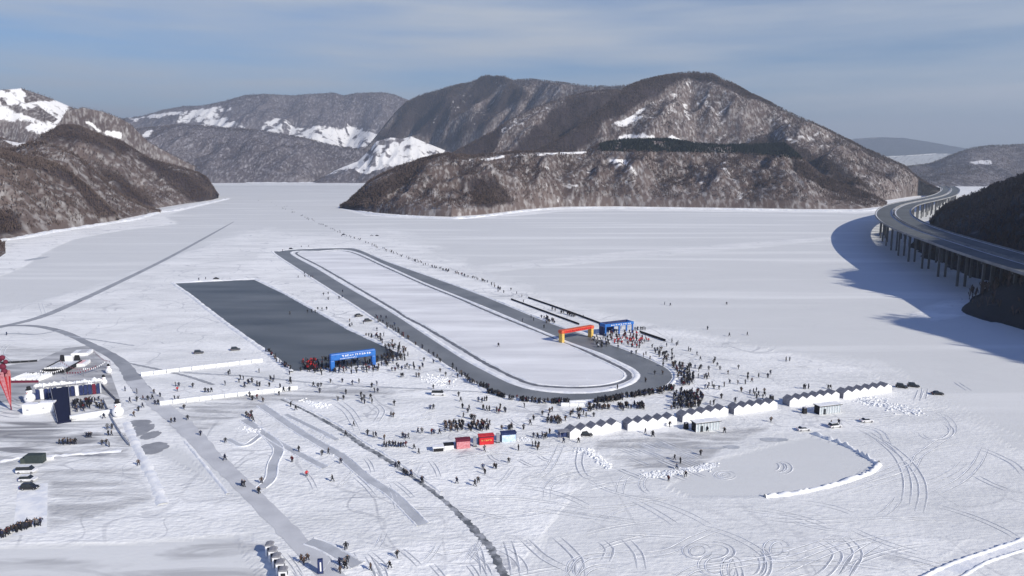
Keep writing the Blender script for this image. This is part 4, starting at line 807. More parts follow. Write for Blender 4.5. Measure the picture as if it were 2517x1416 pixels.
for q in indiv:
    x, y, key, coat = q; g = G(x, y); coat = coat or random.choice(pool); pi = random.choice([0, 0, 1, 2, 1, 0, 3] if key else [0, 1, 2, 0, 1])
    o = bpy.data.objects.new('person', person_mesh(pi, coat)); COL.objects.link(o); o.location = g; o.rotation_euler.z = random.uniform(0, 6.28); s = random.uniform(1.08, 1.28); o.scale = (s*1.42, s*1.42, s)
    o['category'] = 'person'
    if key: o['group'] = key; crowd_recs.append((x, o, coat, key))
    else:
        nm, mg = min(MK, key=lambda m_: (m_[1]-g).length); dx = x-dict((a, b) for a, b, c in MARKS)[nm]; dy = y-dict((a, c) for a, b, c in MARKS)[nm]
        side = 'left of' if dx < -22 else 'right of' if dx > 22 else ('in front of' if dy > 0 else 'beyond')
        recs.append((o, coat, POSES[pi][0], side, nm, (mg-g).length))
from collections import defaultdict
dd_ = defaultdict(list)
for r_ in recs: dd_[(r_[1], r_[3], r_[4])].append(r_)
ORD = ['nearest', 'second nearest', 'third nearest', 'fourth nearest', 'fifth nearest', 'sixth nearest', 'seventh nearest', 'eighth nearest', 'ninth nearest', 'tenth nearest', 'eleventh nearest', 'twelfth nearest']
for k, L_ in dd_.items():
    L_.sort(key=lambda r_: r_[5])
    for i, (o, coat, pose, side, nm, d_) in enumerate(L_):
        o['label'] = f'person in {coat} coat {pose} {side} {nm}' if len(L_) == 1 else f'person in {coat} coat {side} {nm}, {ORD[min(i, 11)]} to it'
        o['group'] = 'single visitors scattered over the snow'
ONES = 'first second third fourth fifth sixth seventh eighth ninth tenth eleventh twelfth thirteenth fourteenth fifteenth sixteenth seventeenth eighteenth nineteenth'.split()
TENS = ['', '', 'twenty', 'thirty', 'forty', 'fifty', 'sixty', 'seventy', 'eighty', 'ninety']; TH = ['', '', 'twentieth', 'thirtieth', 'fortieth', 'fiftieth', 'sixtieth', 'seventieth', 'eightieth', 'ninetieth']
def ordn(i): return ONES[i-1] if i < 20 else (TH[i//10] if i % 10 == 0 else TENS[i//10]+'-'+ONES[i % 10-1])
ck = defaultdict(list)
for r_ in crowd_recs: ck[(r_[2], r_[3])].append(r_)
for (coat, key), L_ in ck.items():
    L_.sort(key=lambda r_: r_[0])
    for i, (x, o, c_, k_) in enumerate(L_): o['label'] = (f'only {coat}-coated person in the {key}' if len(L_) == 1 else f'{ordn(i+1)} {coat}-coated person from left in the {key}')
# everyone farther off reads as one mass
arr = []
base = []
for pi in (0, 1, 3):
    m = POSES[pi][1]; v = np.array([tuple(q.co) for q in m.vertices]); f = [tuple(p.vertices) for p in m.polygons]; c = np.array([p.center.z for p in m.polygons]); base.append((v, f, c))
vs = []; fs = []; ms = []; n0 = 0; CK = list(COATS)
for x, y, key, coat in rest:
    g = G(x, y); v, f, c = random.choice(base); coat = coat or random.choice(pool); a = random.uniform(0, 6.28); s = random.uniform(1.1, 1.32)
    ca, sa = math.cos(a), math.sin(a); w_ = np.stack([(v[:, 0]*ca-v[:, 1]*sa)*s*1.35+g.x, (v[:, 0]*sa+v[:, 1]*ca)*s*1.35+g.y, v[:, 2]*s], -1)
    vs.append(w_); fs += [tuple(i+n0 for i in t_) for t_ in f]; ms += [CK.index(coat) if z_ > .84 and z_ < 1.6 else CK.index('black') for z_ in c]; n0 += len(v)
me = bpy.data.meshes.new('distant_crowd'); me.from_pydata(np.concatenate(vs).tolist(), [], fs)
for k in CK: me.materials.append(COATS[k])
me.polygons.foreach_set('material_index', ms); me.update()
o = bpy.data.objects.new('distant_crowd', me); COL.objects.link(o); tag(o, 'dark specks of people crowding the rink, the oval and the far trail', 'crowd', kind='stuff')
print('people', len(PEOPLE), 'individual', len(indiv), 'min y', min(q[1] for q in indiv))

# ------------------------------------------------------------ vehicles
def car_proto(kind, paint):
    L_, Wd, Hh = {'sedan': (4.6, 1.85, 1.45), 'suv': (4.7, 1.9, 1.75), 'van': (5.4, 2.0, 2.2)}[kind]
    root = empty(kind if kind != 'suv' else 'parked_car', (0, 0, 0)); root.name = {'sedan': 'parked_car', 'suv': 'parked_suv', 'van': 'minibus'}[kind]
    h = L_/2; pm = mat('paint_'+paint, {'white': (.8, .8, .82), 'black': (.02, .02, .024), 'silver': (.45, .46, .48), 'grey': (.1, .1, .11), 'blue': (.03, .06, .2)}[paint], .28, spec=.5)
    lower = [(-h, .38), (-h+.05, .85), (-h+.9, .95), (h-1.1, .95), (h-.15, .78), (h, .4), (h-.5, .28), (-h+.4, .28)]
    if kind == 'sedan': cab = [(-h+.55, .93), (-h+1.25, 1.42), (h-2.1, 1.45), (h-1.25, .93)]
    elif kind == 'suv': cab = [(-h+.12, .93), (-h+.45, 1.68), (h-2.0, 1.75), (h-1.2, .93)]
    else:
        lower = [(-h, .4), (-h, 1.15), (h-.9, 1.15), (h-.1, .9), (h, .45), (h-.5, .3), (-h+.4, .3)]; cab = [(-h, 1.13), (-h+.15, 2.15), (h-1.6, 2.2), (h-.75, 1.13)]
    mb = MB(); mb.prism(lower, -Wd/2, Wd/2); b = mb.build('body', pm, root, bevel=.08)
    mb = MB(); k = len(mb.v); n = 4; zt = max(z for x, z in cab)
    for yy, sg in ((-1, 0), (1, 0)):
        for x, z in cab: mb.v.append((x, yy*(Wd/2-.04 if z < 1.2 and z == cab[0][1] else Wd/2-.2), z))
    mb.f += [(0, 1, 5, 4), (1, 2, 6, 5), (2, 3, 7, 6), (3, 2, 1, 0), (4, 5, 6, 7), (0, 4, 7, 3)]; mb.m += [1, 0, 1, 1, 1, 0]
    mb.build('cabin', [pm, M_glass], root)
    mb = MB(); mb.box(((cab[1][0]+cab[2][0])/2, 0, zt+.03), (cab[2][0]-cab[1][0]+.1, Wd-.36, .06)); mb.build('roof', pm, root)
    for sx in (-1, 1):
        for sy in (-1, 1):
            mb = MB(); mb.tube((sx*(h-.85), sy*(Wd/2-.2), .34), (sx*(h-.85), sy*(Wd/2+.02), .34), .34, n=12); wh = mb.build('wheel', M_tyre, root)
            mb = MB(); mb.tube((sx*(h-.85), sy*(Wd/2+.0), .34), (sx*(h-.85), sy*(Wd/2+.04), .34), .19, n=8); mb.build('rim', M_grey, wh)
    for sy in (-1, 1):
        MB().box((h-.14, sy*(Wd/2-.3), .70), (.14, .4, .16)).build('headlight', M_lamp, root)
        MB().box((-h+.01, sy*(Wd/2-.22), .80), (.08, .3, .2)).build('tail_light', M_redlamp, root)
    return root
PROT = {}
def car(kind, paint, px, py, rz, label, group=None):
    if (kind, paint) not in PROT: PROT[kind, paint] = o = car_proto(kind, paint)
    else: o = copy_tree(PROT[kind, paint])
    o.location = G(px, py); o.rotation_euler = (0, 0, R(rz)); tag(o, label, {'sedan': 'car', 'suv': 'car', 'van': 'minibus'}[kind], group or 'cars parked on the snow'); return o
car('sedan', 'white', 1975, 1058, 8, 'white car with dark windows, leftmost of the three below the right cabin')
car('suv', 'white', 2052, 1050, 16, 'white off-road car with two people beside it, middle of three')
car('sedan', 'white', 2130, 1037, 8, 'lone white car, rightmost of the three below the right cabin')
car('suv', 'black', 2216, 953, -28, 'black car parked against the last white hut')
car('suv', 'black', 2245, 951, -20, 'black car parked second from the last white hut')
car('sedan', 'black', 2304, 970, -6, 'low black car standing alone right of the hut row')
car('suv', 'black', 1440, 1071, 4, 'black car parked in front of the nearest white huts')
car('suv', 'grey', 489, 869, 20, 'dark car, left of two on the snow left of the dark rink')
car('suv', 'grey', 579, 861, 20, 'dark car, right of two on the snow left of the dark rink')
car('sedan', 'black', 532, 686, 6, 'black car just beyond the far edge of the dark rink')
car('suv', 'black', 716, 613, 0, 'black car at the far left corner of the oval')
car('sedan', 'silver', 914, 580, 0, 'silver car far out beyond the oval, left of two')
car('sedan', 'black', 927, 580, 0, 'black car far out beyond the oval, right of two')
car('suv', 'black', 883, 778, 30, 'black car between the dark rink and the oval, left one')
car('suv', 'black', 905, 790, 24, 'black car between the dark rink and the oval, right one')
car('van', 'white', 1078, 971, -2, 'white minibus parked alone below the oval')
car('van', 'white', 66, 1162, 4, 'white minibus, farthest in the row below the green container')
car('suv', 'white', 70, 1182, 4, 'white car in the middle of the row below the green container')
car('suv', 'black', 74, 1202, 4, 'black car, nearest in the row below the green container')
car('suv', 'grey', 845, 578, 0, 'dark car beside the far trail of people')

# ------------------------------------------------------------ white huts
def hut_proto():
    root = empty('market_hut', (0, 0, 0)); w, d, hw, hr = 1.62, 3.9, 2.15, 3.25
    mb = MB(); mb.quad([(-w, 0, 0), (w, 0, 0), (w, 0, hw), (0, 0, hr-.1), (-w, 0, hw)]); mb.build('gable_wall', M_white, root); mb = MB(); mb.quad([(w, d, 0), (-w, d, 0), (-w, d, hw), (0, d, hr-.1), (w, d, hw)])
    mb.build('rear_wall', M_white, root)
    for s in (-1, 1): mb = MB(); mb.box((s*(w-.03), d/2, hw/2), (.06, d-.02, hw)); mb.build('side_wall', M_grey, root)
    for s in (-1, 1):
        mb = MB(); a = math.atan2(hr-hw, w); k = []
        for y in (-.12, d+.12): k += [(s*(w+.12), y, hw-.09), (0, y, hr), (0, y, hr+.07), (s*(w+.12), y, hw-.02)]
        mb.v = k; mb.f = [(0, 1, 2, 3), (7, 6, 5, 4), (3, 2, 6, 7), (0, 4, 5, 1), (0, 3, 7, 4)]; mb.m = [0]*5; mb.build('roof', M_roof, root)
    MB().box((0, -.03, 1.0), (1.0, .04, 1.9)).build('door', mat('white_door', (.74, .74, .78), .5), root)
    return root
hp = hut_proto()
HUTS = [('first', [(1414, 1076, 1047), (1440, 1073, 0), (1466, 1068, 0), (1491, 1064, 0), (1515, 1059, 0)]), ('second', [(1555, 1057, 0), (1580, 1054, 0), (1605, 1050, 0), (1629, 1047, 0), (1652, 1044, 0)]),
        ('third', [(1689, 1037, 0), (1711, 1034, 0), (1733, 1030, 0), (1756, 1026, 0), (1779, 1022, 0)]), ('fourth', [(1815, 1018, 0), (1836, 1015, 0), (1858, 1012, 0), (1879, 1009, 0), (1900, 1006, 0)]),
        ('fifth', [(1951, 998, 0), (1972, 995, 0), (1992, 992, 0), (2012, 989, 0), (2032, 986, 0), (2053, 983, 0)]), ('sixth', [(2083, 979, 0), (2103, 976, 0), (2123, 973, 0), (2143, 970, 0), (2162, 967, 0), (2182, 964, 0)])]
first = True
num = ['leftmost', 'second from left', 'third from left', 'fourth from left', 'fifth from left', 'sixth from left']
for bn, row in HUTS:
    a, b = G(*row[0][:2]), G(*row[-1][:2]); dvec = (b-a); ang = math.atan2(dvec.y, dvec.x)
    for i, r_ in enumerate(row):
        o = hp if first else copy_tree(hp); first = False
        t_ = i/(len(row)-1); o.location = a.lerp(b, t_); o.rotation_euler = (0, 0, ang); sc = dvec.length/(len(row)-1)/3.3; o.scale = (sc, 1, min(1.08, max(.95, sc)))
        tag(o, f'white gabled hut, {num[i]} in the {bn} block of huts', 'hut', 'white gabled huts in a long row')
# glazed cabins
def cabin(px, py, w, label):
    g = G(px, py); root = empty('glazed_cabin', g, R(17)); tag(root, label, 'cabin', 'glazed cabins in front of the huts'); h = 3.1; d = 3.0
    MB().box((0, 0, h+.12), (w+.9, d+.9, .2)).build('roof', mat('dark_flat_roof', (.06, .06, .065), .7), root)
    MB().box((0, 0, h+.27), (w+.6, d+.6, .1)).build('roof_snow', M_snow, root)
    for i in range(9): MB().box((-w/2+w*i/8, -d/2, h/2), (.16, .16, h)).build('post', M_white, root)
    MB().box((0, -d/2+.1, h/2), (w, .04, h-.1)).build('glass_wall', mat('pale_glass', (.42, .47, .5), .25, (.5, .55, .58), 1), root)
    MB().box((0, d/2, h/2), (w, .08, h)).build('back_wall', M_grey, root)
    for s in (-1, 1): MB().box((s*w/2, 0, h/2), (.1, d-.1, h)).build('side_wall', M_black, root)
    MB().box((-w*.26, -d/2-.06, 1.05), (.9, .06, 2.1)).build('door', M_glass, root)
cabin(1734, 1056, 9.2, 'long glass-fronted cabin with flat roof, left of two'); cabin(2033, 1014, 9.2, 'long glass-fronted cabin with flat roof, right of two')
def a_board(px, py, label):
    g = G(px, py); root = empty('dark_booth', g, R(15)); tag(root, label, 'booth')
    MB().box((0, 0, 1.1), (1.5, 1.3, 2.2), taper=.82).build('body', M_black, root); MB().box((0, 0, 2.3), (1.5, 1.4, .25), taper=.6).build('roof', M_grey, root)
a_board(1896, 985, 'dark upright booth behind the fourth block of huts'); a_board(1977, 1016, 'dark upright booth at the left end of the right cabin'); a_board(1686, 1054, 'dark upright booth at the left end of the left cabin')

# ------------------------------------------------------------ inflatable arches and gate
def marks(mb, x0, x1, y, z0, z1, n, seed):                     # rows of small brush-like strokes, as illegible as in the photograph
    r = random.Random(seed); w = (x1-x0)/n
    for i in range(n):
        cx = x0+w*(i+.5)
        for k in range(4):
            if r.random() < .5: mb.box((cx+r.uniform(-.2, .2)*w, y, r.uniform(z0+.2*(z1-z0), z1-.15*(z1-z0))), (w*.62, .03, (z1-z0)*.13))
            else: mb.box((cx+r.uniform(-.25, .25)*w, y-.004, (z0+z1)/2), (w*.13, .03, (z1-z0)*.8))
g0, g1 = G(1380, 842), G(1452, 829); c = (g0+g1)/2; dv = g1-g0; Wa = dv.length; ra = math.atan2(dv.y, dv.x)
ar = empty('inflatable_arch', c, ra); tag(ar, 'inflatable arch with red beam and yellow legs spanning the oval track', 'arch', 'inflatable arches at the ice courses')
for s in (-1, 1):
    MB().box((s*(Wa/2-.1), 0, 2.5), (1.7, 3.0, 5.0)).build('leg', M_yel, ar, bevel=.35)
MB().box((0, 0, 5.75), (Wa+2.3, 3.2, 1.8)).build('beam', M_orange, ar, bevel=.45)
MB().box((0, -1.66, 5.8), (Wa-1.5, .06, 1.2)).build('lettering_panel', mat('red_panel', (.72, .05, .045), .5), ar)
mb = MB(); marks(mb, -Wa/2+1.4, Wa/2-1.4, -1.72, 5.35, 6.25, 13, 5); mb.build('lettering', mat('dark_red_paint', (.28, .02, .02), .6), ar)
g0, g1 = G(813, 912), G(922, 897); c = (g0+g1)/2; dv = g1-g0; Wb = dv.length
ab = empty('inflatable_arch', c, math.atan2(dv.y, dv.x)); tag(ab, 'long blue inflatable arch with white lettering above the crowd at the rink', 'arch', 'inflatable arches at the ice courses')
for s in (-1, 1): MB().box((s*(Wb/2-.8), 0, 2.4), (2.0, 2.0, 4.8)).build('leg', M_blue, ab, bevel=.4)
MB().box((0, 0, 6.2), (Wb+.4, 2.2, 3.2)).build('beam', M_blue, ab, bevel=.5)
mb = MB(); marks(mb, -Wb/2+5, Wb/2-2.2, -1.15, 5.9, 7.0, 12, 3); marks(mb, -Wb/2+4, Wb/2-9, -1.15, 5.0, 5.6, 12, 4); mb.build('lettering', M_white, ab)
g0, g1 = G(1488, 826), G(1554, 818); c = (g0+g1)/2; dv = g1-g0; Wc = dv.length
bg_ = empty('start_gate', c, math.atan2(dv.y, dv.x)); tag(bg_, 'blue open-sided start gate with two bays behind the red crowd', 'gate')
D2 = 5.5
for x in (-Wc/2, 0, Wc/2):
    for y in (0, D2): MB().box((x, y, 2.5), (.7, .7, 5.0)).build('post', M_blue, bg_)
MB().box((0, 0, 5.7), (Wc+1.2, .9, 1.5)).build('front_beam', M_blue, bg_); MB().box((0, D2, 5.7), (Wc+1.2, .9, 1.4)).build('rear_beam', M_navy, bg_)
for x in (-Wc/2, Wc/2): MB().box((x-.05 if x < 0 else x+.05, D2/2, 5.7), (.8, D2-.92, 1.38)).build('side_beam', M_blue, bg_)
MB().box((-Wc/2-.5, D2/2, 2.4), (.12, D2-.8, 4.7)).build('side_curtain', M_navy, bg_); MB().box((Wc*.27, D2+.5, 2.6), (2.2, .08, 3.2)).build('white_panel', M_white, bg_)
MB().box((-Wc*.2, D2+.5, 2.4), (Wc*.5, .08, 4.4)).build('rear_curtain', M_navy, bg_)
mb = MB(); marks(mb, -Wc/2+3, Wc/2-1, -.5, 5.3, 6.1, 9, 8); mb.build('lettering', M_white, bg_)
# black barrier fences
def fence(px, h, m, label, name='barrier_fence', post=4.0, pm=None):
    pts = [G(x, y) for x, y in px]; root = empty(name, pts[0]); tag(root, label, 'fence'); mb = MB(); k = 0
    rs = resample(pts, post) if len(pts) > 2 else [pts[0].lerp(pts[1], i/max(1, int((pts[1]-pts[0]).length/post))) for i in range(int((pts[1]-pts[0]).length/post)+1)]
    for a, b in zip(rs, rs[1:]):
        c_ = (a+b)/2-pts[0]; mb.box((c_.x, c_.y, h/2+.05), ((b-a).length*.99, .09, h), math.atan2((b-a).y, (b-a).x))
    mb.build('netting', m, root); n = 0
    for p in rs[:100]:
        q = p-pts[0]; MB().box((q.x, q.y, h/2+.1), (.14, .14, h+.2)).build('post', pm or M_grey, root)
fence([(1256, 737), (1340, 768), (1424, 799)], 1.1, M_black, 'black netting barrier ending at the red arch, nearer of two', post=5)
fence([(1298, 733), (1390, 765), (1476, 797)], 1.1, M_black, 'black netting barrier ending at the blue gate, farther of two', post=5)
fence([(1572, 818), (1636, 840)], 1.3, M_black, 'short black netting barrier right of the blue gate', post=4)
fence([(0, 894), (50, 892), (92, 889)], .9, M_black, 'thin dark fence running left from the snow stage', post=4)

# ------------------------------------------------------------ snow block walls
def wall(px0, px1, n, h, skip=(), lab=''):
    a, b = G(*px0), G(*px1); ang = math.atan2((b-a).y, (b-a).x); seg = (b-a)/n
    for i in range(n):
        if i in skip: continue
        c_ = a+seg*(i+.5); mb = MB(); mb.box((0, 0, h/2), (seg.length*.95, 1.0, h), 0); o = mb.build('snow_wall_segment', M_snow, bevel=.18)
        o.location = c_; o.rotation_euler = (0, 0, ang)
        tag(o, f'white snow block, {"left end" if i == 0 else "right end" if i == n-1 else ["", "second", "third", "fourth", "fifth", "sixth", "seventh", "eighth", "ninth", "tenth", "eleventh"][i]+" from left"} of the {lab}', 'snow block', f'blocks of the {lab}')
wall((346, 924), (646, 889), 10, 1.6, lab='upper snow wall'); wall((392, 996), (732, 957), 11, 1.6, lab='lower snow wall')
wall((1378, 998), (1466, 999), 4, 1.3, lab='low wall at the oval bottom edge')

# ------------------------------------------------------------ stalls below the oval
def stall(px, py, w, h, front, side, label, top=None, depth=2.2, tx=None, rz=12):
    o = empty('market_stall', G(px, py), R(rz)); tag(o, label, 'stall', 'stalls in a line below the oval')
    MB().box((0, depth/2, h/2), (w, depth, h)).build('body', side, o, bevel=.05); MB().box((0, -.04, h*.42), (w*.94, .06, h*.8)).build('front_panel', front, o)
    if top: MB().box((0, depth/2, h+.12), (w+.3, depth+.3, .24)).build('roof', top, o)
    if tx: mb = MB(); marks(mb, -w*.36, w*.36, -.1, h*.42, h*.62, 5, px); mb.build('lettering', tx, o)
stall(1139, 1103, 4.6, 2.9, M_pink, M_maroon, 'pink-fronted stall with dark red roof, left of two red ones', M_maroon)
stall(1196, 1093, 5.0, 2.9, M_red, M_maroon, 'bright red stall with pale lettering in the middle of the line', M_red, tx=M_yel)
stall(1251, 1086, 5.0, 2.9, M_lblue, M_navy, 'navy and pale blue stall at the right end of the line', M_navy, tx=M_white)
stall(1078, 1110, 3.4, 1.3, M_black, M_white, 'low white counter with black front at the left end', M_white)
stall(1104, 1104, 3.0, 1.2, M_white, M_white, 'low white counter with dark top between two stalls', M_black)
for x, y, lb in [(1167, 1097, 'grey upright board between the two red stalls'), (1224, 1088, 'grey upright board between the red and blue stalls')]:
    o = empty('display_board', G(x, y), R(12)); tag(o, lb, 'board', 'grey boards between the stalls'); MB().box((0, 0, 1.7), (1.1, .5, 3.2)).build('panel', M_grey, o); MB().box((0, 0, .08), (1.3, 1.0, .14)).build('foot', M_black, o)
rubble([(1275, 1082), (1300, 1080)], 22, (5, 2), .6, 'small white snow lumps right of the blue stall')
o = empty('lookout_frame', G(1388, 1082), R(12)); tag(o, 'open grey frame shelter at the left end of the hut row', 'shelter')
for x in (-1.6, 1.6):
    for y in (0, 2.4): MB().box((x, y, 1.4), (.16, .16, 2.8)).build('post', M_grey, o)
MB().box((0, 1.2, 2.9), (3.6, 2.8, .16)).build('roof', M_roof, o); MB().box((0, 2.3, 1.2), (3.1, .08, 1.6)).build('rear_panel', M_navy, o)

# ------------------------------------------------------------ kiosks and pillar in the foreground
def kiosk():
    r_ = empty('kiosk', (0, 0, 0)); MB().box((0, 0, 1.35), (1.75, 1.75, 2.7)).build('body', M_white, r_, bevel=.06)
    mb = MB(); pf = [(-1.0, 2.7), (-.7, 3.0), (0, 3.12), (.7, 3.0), (1.0, 2.7)]; mb.prism(pf, -1.0, 1.0); mb.build('roof', M_roof, r_)
    MB().box((.15, -.92, 1.25), (1.0, .1, 2.1)).build('door', M_black, r_); MB().box((-.62, -.93, 1.3), (.2, .06, 2.4)).build('door_frame', M_white, r_); MB().box((.93, 0, 1.9), (.08, .9, .7)).build('window', M_glass, r_); return r_
kp = kiosk()
for i, (x, y) in enumerate([(697, 1428), (690, 1409), (681, 1393), (672, 1378), (664, 1364)]):
    o = kp if i == 0 else copy_tree(kp); o.location = G(x, y); o.rotation_euler = (0, 0, R(6))
    tag(o, f'white kiosk with rounded grey roof, {["nearest", "second nearest", "middle one", "fourth", "farthest"][i]} in the diagonal row of five', 'kiosk', 'kiosks in a diagonal row')
o = empty('banner_pillar', G(788, 1409), R(10)); tag(o, 'navy upright banner pillar with a white stripe in the foreground', 'banner pillar')
MB().box((0, 0, 1.75), (1.15, .9, 3.3)).build('body', M_navy, o, bevel=.04); MB().box((.1, -.47, 1.8), (.3, .04, 2.2)).build('white_stripe', M_white, o); MB().box((0, 0, .06), (1.5, 1.3, .12)).build('base', M_grey, o)
o = empty('storage_container', G(85, 1136), R(4)); tag(o, 'dark green canvas-covered container beside the parked minibus row', 'container')
MB().box((.4, 0, 1.3), (5.2, 2.4, 2.6)).build('body', M_green, o, bevel=.05); MB().box((-2.9, 0, .8), (1.4, 2.2, 1.6)).build('low_end', mat('olive_canvas', (.07, .085, .075), .8), o)
o = MB().box((0, 0, .5), (2.0, 1.2, 1.0)).build('white_box', M_white, bevel=.06); o.location = G(122, 1130); tag(o, 'small white box right of the green container', 'box')

# ------------------------------------------------------------ snow playground at the left edge
def snowman(px, py, h, label, rz=0):
    r_ = empty('snowman', G(px, py), R(rz)); tag(r_, label, 'snowman', 'white snowmen round the playground'); k = h/6.6
    mb = MB(); mb.ball((0, 0, 1.9*k), 2.0*k, 16); mb.ball((0, 0, 4.3*k), 1.25*k, 14, sq=(1, 1, .95)); mb.build('body', M_white, r_, True)
    mb = MB(); mb.tube((0, 0, 5.25*k), (0, 0, 5.4*k), 1.15*k, n=14); mb.tube((0, 0, 5.4*k), (0, 0, 6.5*k), .75*k, .7*k, n=14); mb.build('hat', M_black, r_)
    mb = MB(); mb.tube((0, 0, 3.1*k), (0, 0, 3.45*k), 1.1*k, n=14); mb.build('scarf', M_black, r_)
    mb = MB(); mb.ball((-.4*k, -1.15*k, 4.55*k), .16*k, 6); mb.ball((.4*k, -1.15*k, 4.55*k), .16*k, 6); mb.build('eyes', M_black, r_)
    MB().tube((0, -1.2*k, 4.25*k), (0, -1.9*k, 4.2*k), .16*k, .03*k).build('nose', M_orange, r_)
    MB().ball((.2*k, -1.95*k, 2.2*k), .22*k, 6).build('button', M_black, r_)
snowman(74, 990, 6.6, 'tall white snowman behind the two white boxes'); snowman(291, 1024, 6.6, 'tall white snowman at the right end beside the ice road'); snowman(256, 946, 4.4, 'smaller white snowman nearer the blue banners'); snowman(268, 918, 4.4, 'smaller white snowman farther back by the snow bank')
# red streamer mast
g = G(28, 1008); o = empty('streamer_mast', g); tag(o, 'tall mast with red balls on top and tapering red streamers', 'mast')
MB().tube((0, 0, 0), (-1.2, .6, 20.5), .22, .12).build('pole', M_maroon, o)
for i in range(14):
    a = 2*math.pi*i/14; tx, ty = -1.6+1.7*math.cos(a), .4+1.6*math.sin(a); mb = MB(); dxn = .62
    mb.quad([(-.1, 0, 1.0), (.1, 0, 1.0), (tx+dxn, ty, 13.0+i % 3), (tx-dxn, ty+.1, 13.0+i % 3)]); mb.quad([(.1, .05, 1.0), (-.1, .05, 1.0), (tx-dxn, ty+.15, 13.0+i % 3), (tx+dxn, ty+.05, 13.0+i % 3)])
    mb.build('streamer', M_red if i % 3 == 0 else M_pink, o)
for i, (dx, z, r_) in enumerate([(-1.4, 20.2, 1.0), (-.3, 18.6, .85), (-2.2, 19.4, .7), (-1.6, 16.8, 1.2), (-1.2, 15.0, 1.1), (-2.2, 13.4, .9), (-3.2, 11.2, .9)]):
    MB().ball((dx, .3, z), r_, 10, jit=.1, seed=i).build('lantern', M_maroon, o, True)
# white boxes
for x, y, lb in [(75, 1018, 'large white box, left one beside the navy ramp'), (114, 1013, 'large white box, right one touching the navy ramp')]:
    o = empty('white_cabin', G(x, y), R(9)); tag(o, lb, 'cabin', 'white boxes beside the navy ramp'); MB().box((0, 1.4, 1.85), (5.3, 2.8, 3.7)).build('body', M_white, o, bevel=.05)
    MB().box((-.9, -.03, 1.6), (.9, .04, .4)).build('vent', M_grey, o)
# banner wall
a, b = G(88, 984), G(248, 968); n = 15; ang = math.atan2((b-a).y, (b-a).x)
bw = empty('banner_backdrop', a, ang); tag(bw, 'long backdrop of hanging navy and white banners below a white snow crest', 'backdrop'); Lw = (b-a).length
for i in range(n):
    x = Lw*(i+.5)/n; mb = MB(); mb.box((x, 0, 2.3), (Lw/n*.78, .12, 4.2)); mb.build('banner', [M_navy, M_white, M_navy, M_navy][i % 4] if i != 13 else M_maroon, bw)
MB().box((Lw/2, .6, 4.9), (Lw+1, .5, .4)).build('top_rail', M_grey, bw)
mb = MB()
for i in range(26): mb.ball((Lw*(i+.5)/26, 1.6+random.uniform(-.4, .4), 4.9+random.uniform(-.4, .8)), 1.1, 7, jit=.3, seed=i)
mb.build('snow_crest', M_snow, bw); MB().box((Lw/2, 1.9, 2.3), (Lw, 1.4, 4.6)).build('rear_wall', M_snow2, bw)
# navy ramp
rb = G(159, 1040); rt = G(149, 984); rv = rt-rb; Lr_ = rv.length
o = empty('covered_ramp', rb, math.atan2(rv.y, rv.x)-math.pi/2); tag(o, 'dark navy covered ramp running down through the banner backdrop', 'ramp')
mb = MB(); wb, wt = 2.1, 3.0; mb.v = [(-wb, 0, 0), (wb, 0, 0), (wt, Lr_, 4.6), (-wt, Lr_, 4.6), (-wb, 0, .5), (wb, 0, .5), (wt, Lr_, 5.1), (-wt, Lr_, 5.1), (-wt, Lr_, 0), (wt, Lr_, 0)]
mb.f = [(4, 5, 6, 7), (0, 1, 5, 4), (1, 9, 2, 6, 5), (0, 4, 7, 3, 8), (8, 3, 7, 6, 2, 9)]; mb.m = [0]*5; mb.build('ramp_body', mat('dark_navy_cloth', (.012, .016, .045), .8), o)
for s_ in (-1, 1): MB().tube((s_*wb, .1, .9), (s_*wt, Lr_, 5.6), .10).build('handrail', M_grey, o)
o = empty('rounded_snow_wall', G(225, 1026), math.atan2(*(list((G(277, 1018)-G(173, 1034))[:2])[::-1]))); tag(o, 'low rounded white wall right of the navy ramp', 'wall')
Lr = (G(277, 1018)-G(173, 1034)).length; MB().tube((-Lr/2, 0, .95), (Lr/2, 0, .95), 1.05, n=14).build('wall_body', M_snow, o, True); MB().box((0, .2, .3), (Lr, 1.8, .6)).build('footing', M_snow2, o)
fence([(254, 985), (275, 1030), (298, 1070), (318, 1096)], 1.0, M_white, 'white and dark post fence slanting beside the ice road', 'post_fence', 1.6, M_black)
fence([(244, 940), (262, 962), (290, 990)], 1.0, M_grey, 'grey post fence between the snowmen', 'post_fence', 2.0, M_black)
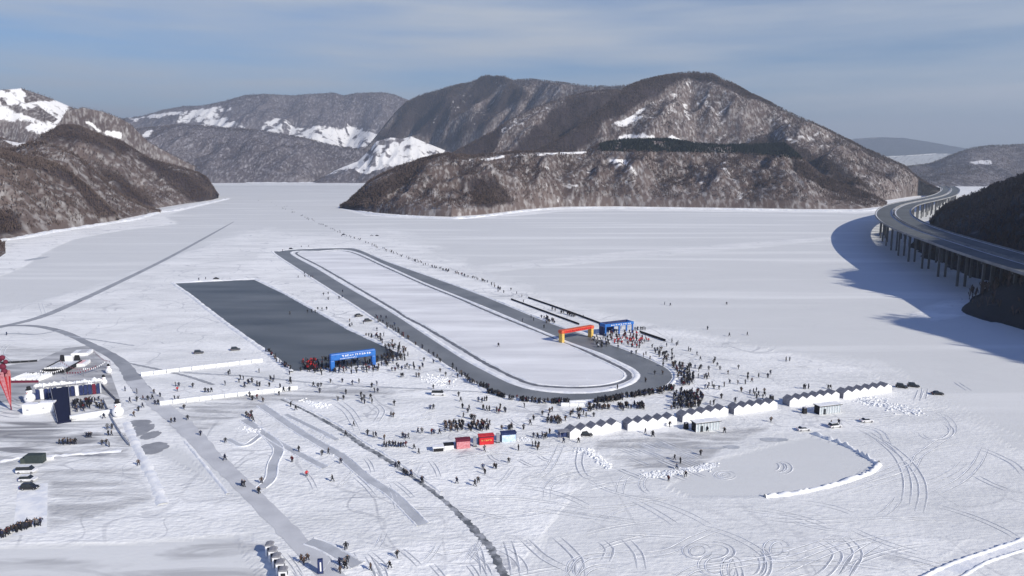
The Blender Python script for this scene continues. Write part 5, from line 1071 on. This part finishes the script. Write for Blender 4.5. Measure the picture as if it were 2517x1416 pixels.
# snow stage, slabs and maze
sheet('playground_ice', [(-20, 905), (90, 888), (160, 856), (215, 850), (262, 890), (296, 985), (250, 968), (85, 984), (-20, 990)], .035, mat('trodden_grey_ice', (.27, .27, .28), .7, (.56, .56, .56), .12, .34, .66, 7, stretch=(.4, 1.4, 1)))
for i, (xa, ya, xb, yb) in enumerate([(150, 905, 205, 925), (205, 925, 262, 905), (165, 935, 240, 915), (232, 880, 272, 905), (100, 930, 160, 922)]):
    a_, b_ = G(xa, ya), G(xb, yb); o = empty('pennant_line', a_); v_ = b_-a_
    tag(o, ['pennant line left of the striped slabs, strung low over the playground', 'pennant line ending near the back snowman', 'longest pennant line just behind the banner backdrop', 'short pennant line beside the dark ice road', 'pennant line in front of the snow stage'][i], 'pennant line', 'pennant lines over the snow playground')
    for p_ in ((0, 0), (v_.x, v_.y)): MB().tube((p_[0], p_[1], 0), (p_[0], p_[1], 3.6), .09, n=6).build('pole', M_grey, o)
    mb = MB()
    for k_ in range(12):
        t0 = k_/12; t1 = t0+.055; z_ = 3.5-1.2*math.sin(math.pi*t0); mb.quad([(v_.x*t0, v_.y*t0, z_), (v_.x*t1, v_.y*t1, z_), (v_.x*(t0+t1)/2, v_.y*(t0+t1)/2+.02, z_-.9)])
    mb.build('pennants', [M_pink, M_white, M_maroon][i % 3], o)
g = G(132, 918); o = empty('snow_stage', g, R(6)); tag(o, 'grey-white snow stage with black trim and a white block on top', 'stage')
MB().box((0, 8, .8), (9.5, 15, 1.6)).build('platform', M_snow2, o, bevel=.1)
for x, y, w_, d_ in [(-4.9, 10, .3, 12), (5.0, 8, .35, 15), (0, .3, 9.5, .3)]: MB().box((x, y, 1.1), (w_, d_, 1.7)).build('black_trim', M_black, o)
MB().box((-.2, 14.8, 3.0), (3.2, 1.2, 2.6)).build('white_block', M_white, o); MB().box((-3.2, 15, 3.0), (2.2, 1.0, 3.2), taper=.6).build('side_panel', M_black, o); MB().box((3.0, 15.6, 3.0), (2.6, 1.0, 2.4), taper=.7).build('side_panel', M_black, o)
for i in range(10): MB().box((-4+i*.9, 1.2, 2.0), (.5, .5, .8+.3*(i % 3))).build('snow_merlon', M_snow, o)
for px, py, c_, lb in [(196, 875, M_black, 'white snow slab with four dark stripes beside the ice road'), (187, 902, M_pink, 'white snow slab with four pink stripes behind the banners')]:
    o = empty('striped_slab', G(px, py), R(12)); tag(o, lb, 'slab', 'striped snow slabs'); MB().box((0, 3.5, .7), (7.5, 8, 1.4)).build('slab', M_snow, o, bevel=.1)
    for i in range(4): MB().box((.6, 1.2+i*1.6, 1.44), (3.6, .6, .1)).build('stripe', c_ if c_ is M_pink else M_grey, o)
o = empty('snow_maze', G(58, 940), R(3)); tag(o, 'snow maze of parallel low walls left of the stage', 'maze')
for i in range(9): MB().box((-5.5+i*1.45-.02*i, 5, .75), (.4, 11-(i % 3), 1.5), R(-8)).build('maze_wall', M_snow, o, bevel=.06)
MB().box((0, -.6, .5), (13, .3, 1.0)).build('front_fence', M_maroon, o); MB().box((0, 11.6, .5), (13, .3, 1.0)).build('rear_fence', M_black, o)
# fishing-hut style snowmobiles beside the rink crowd are left to the cars above
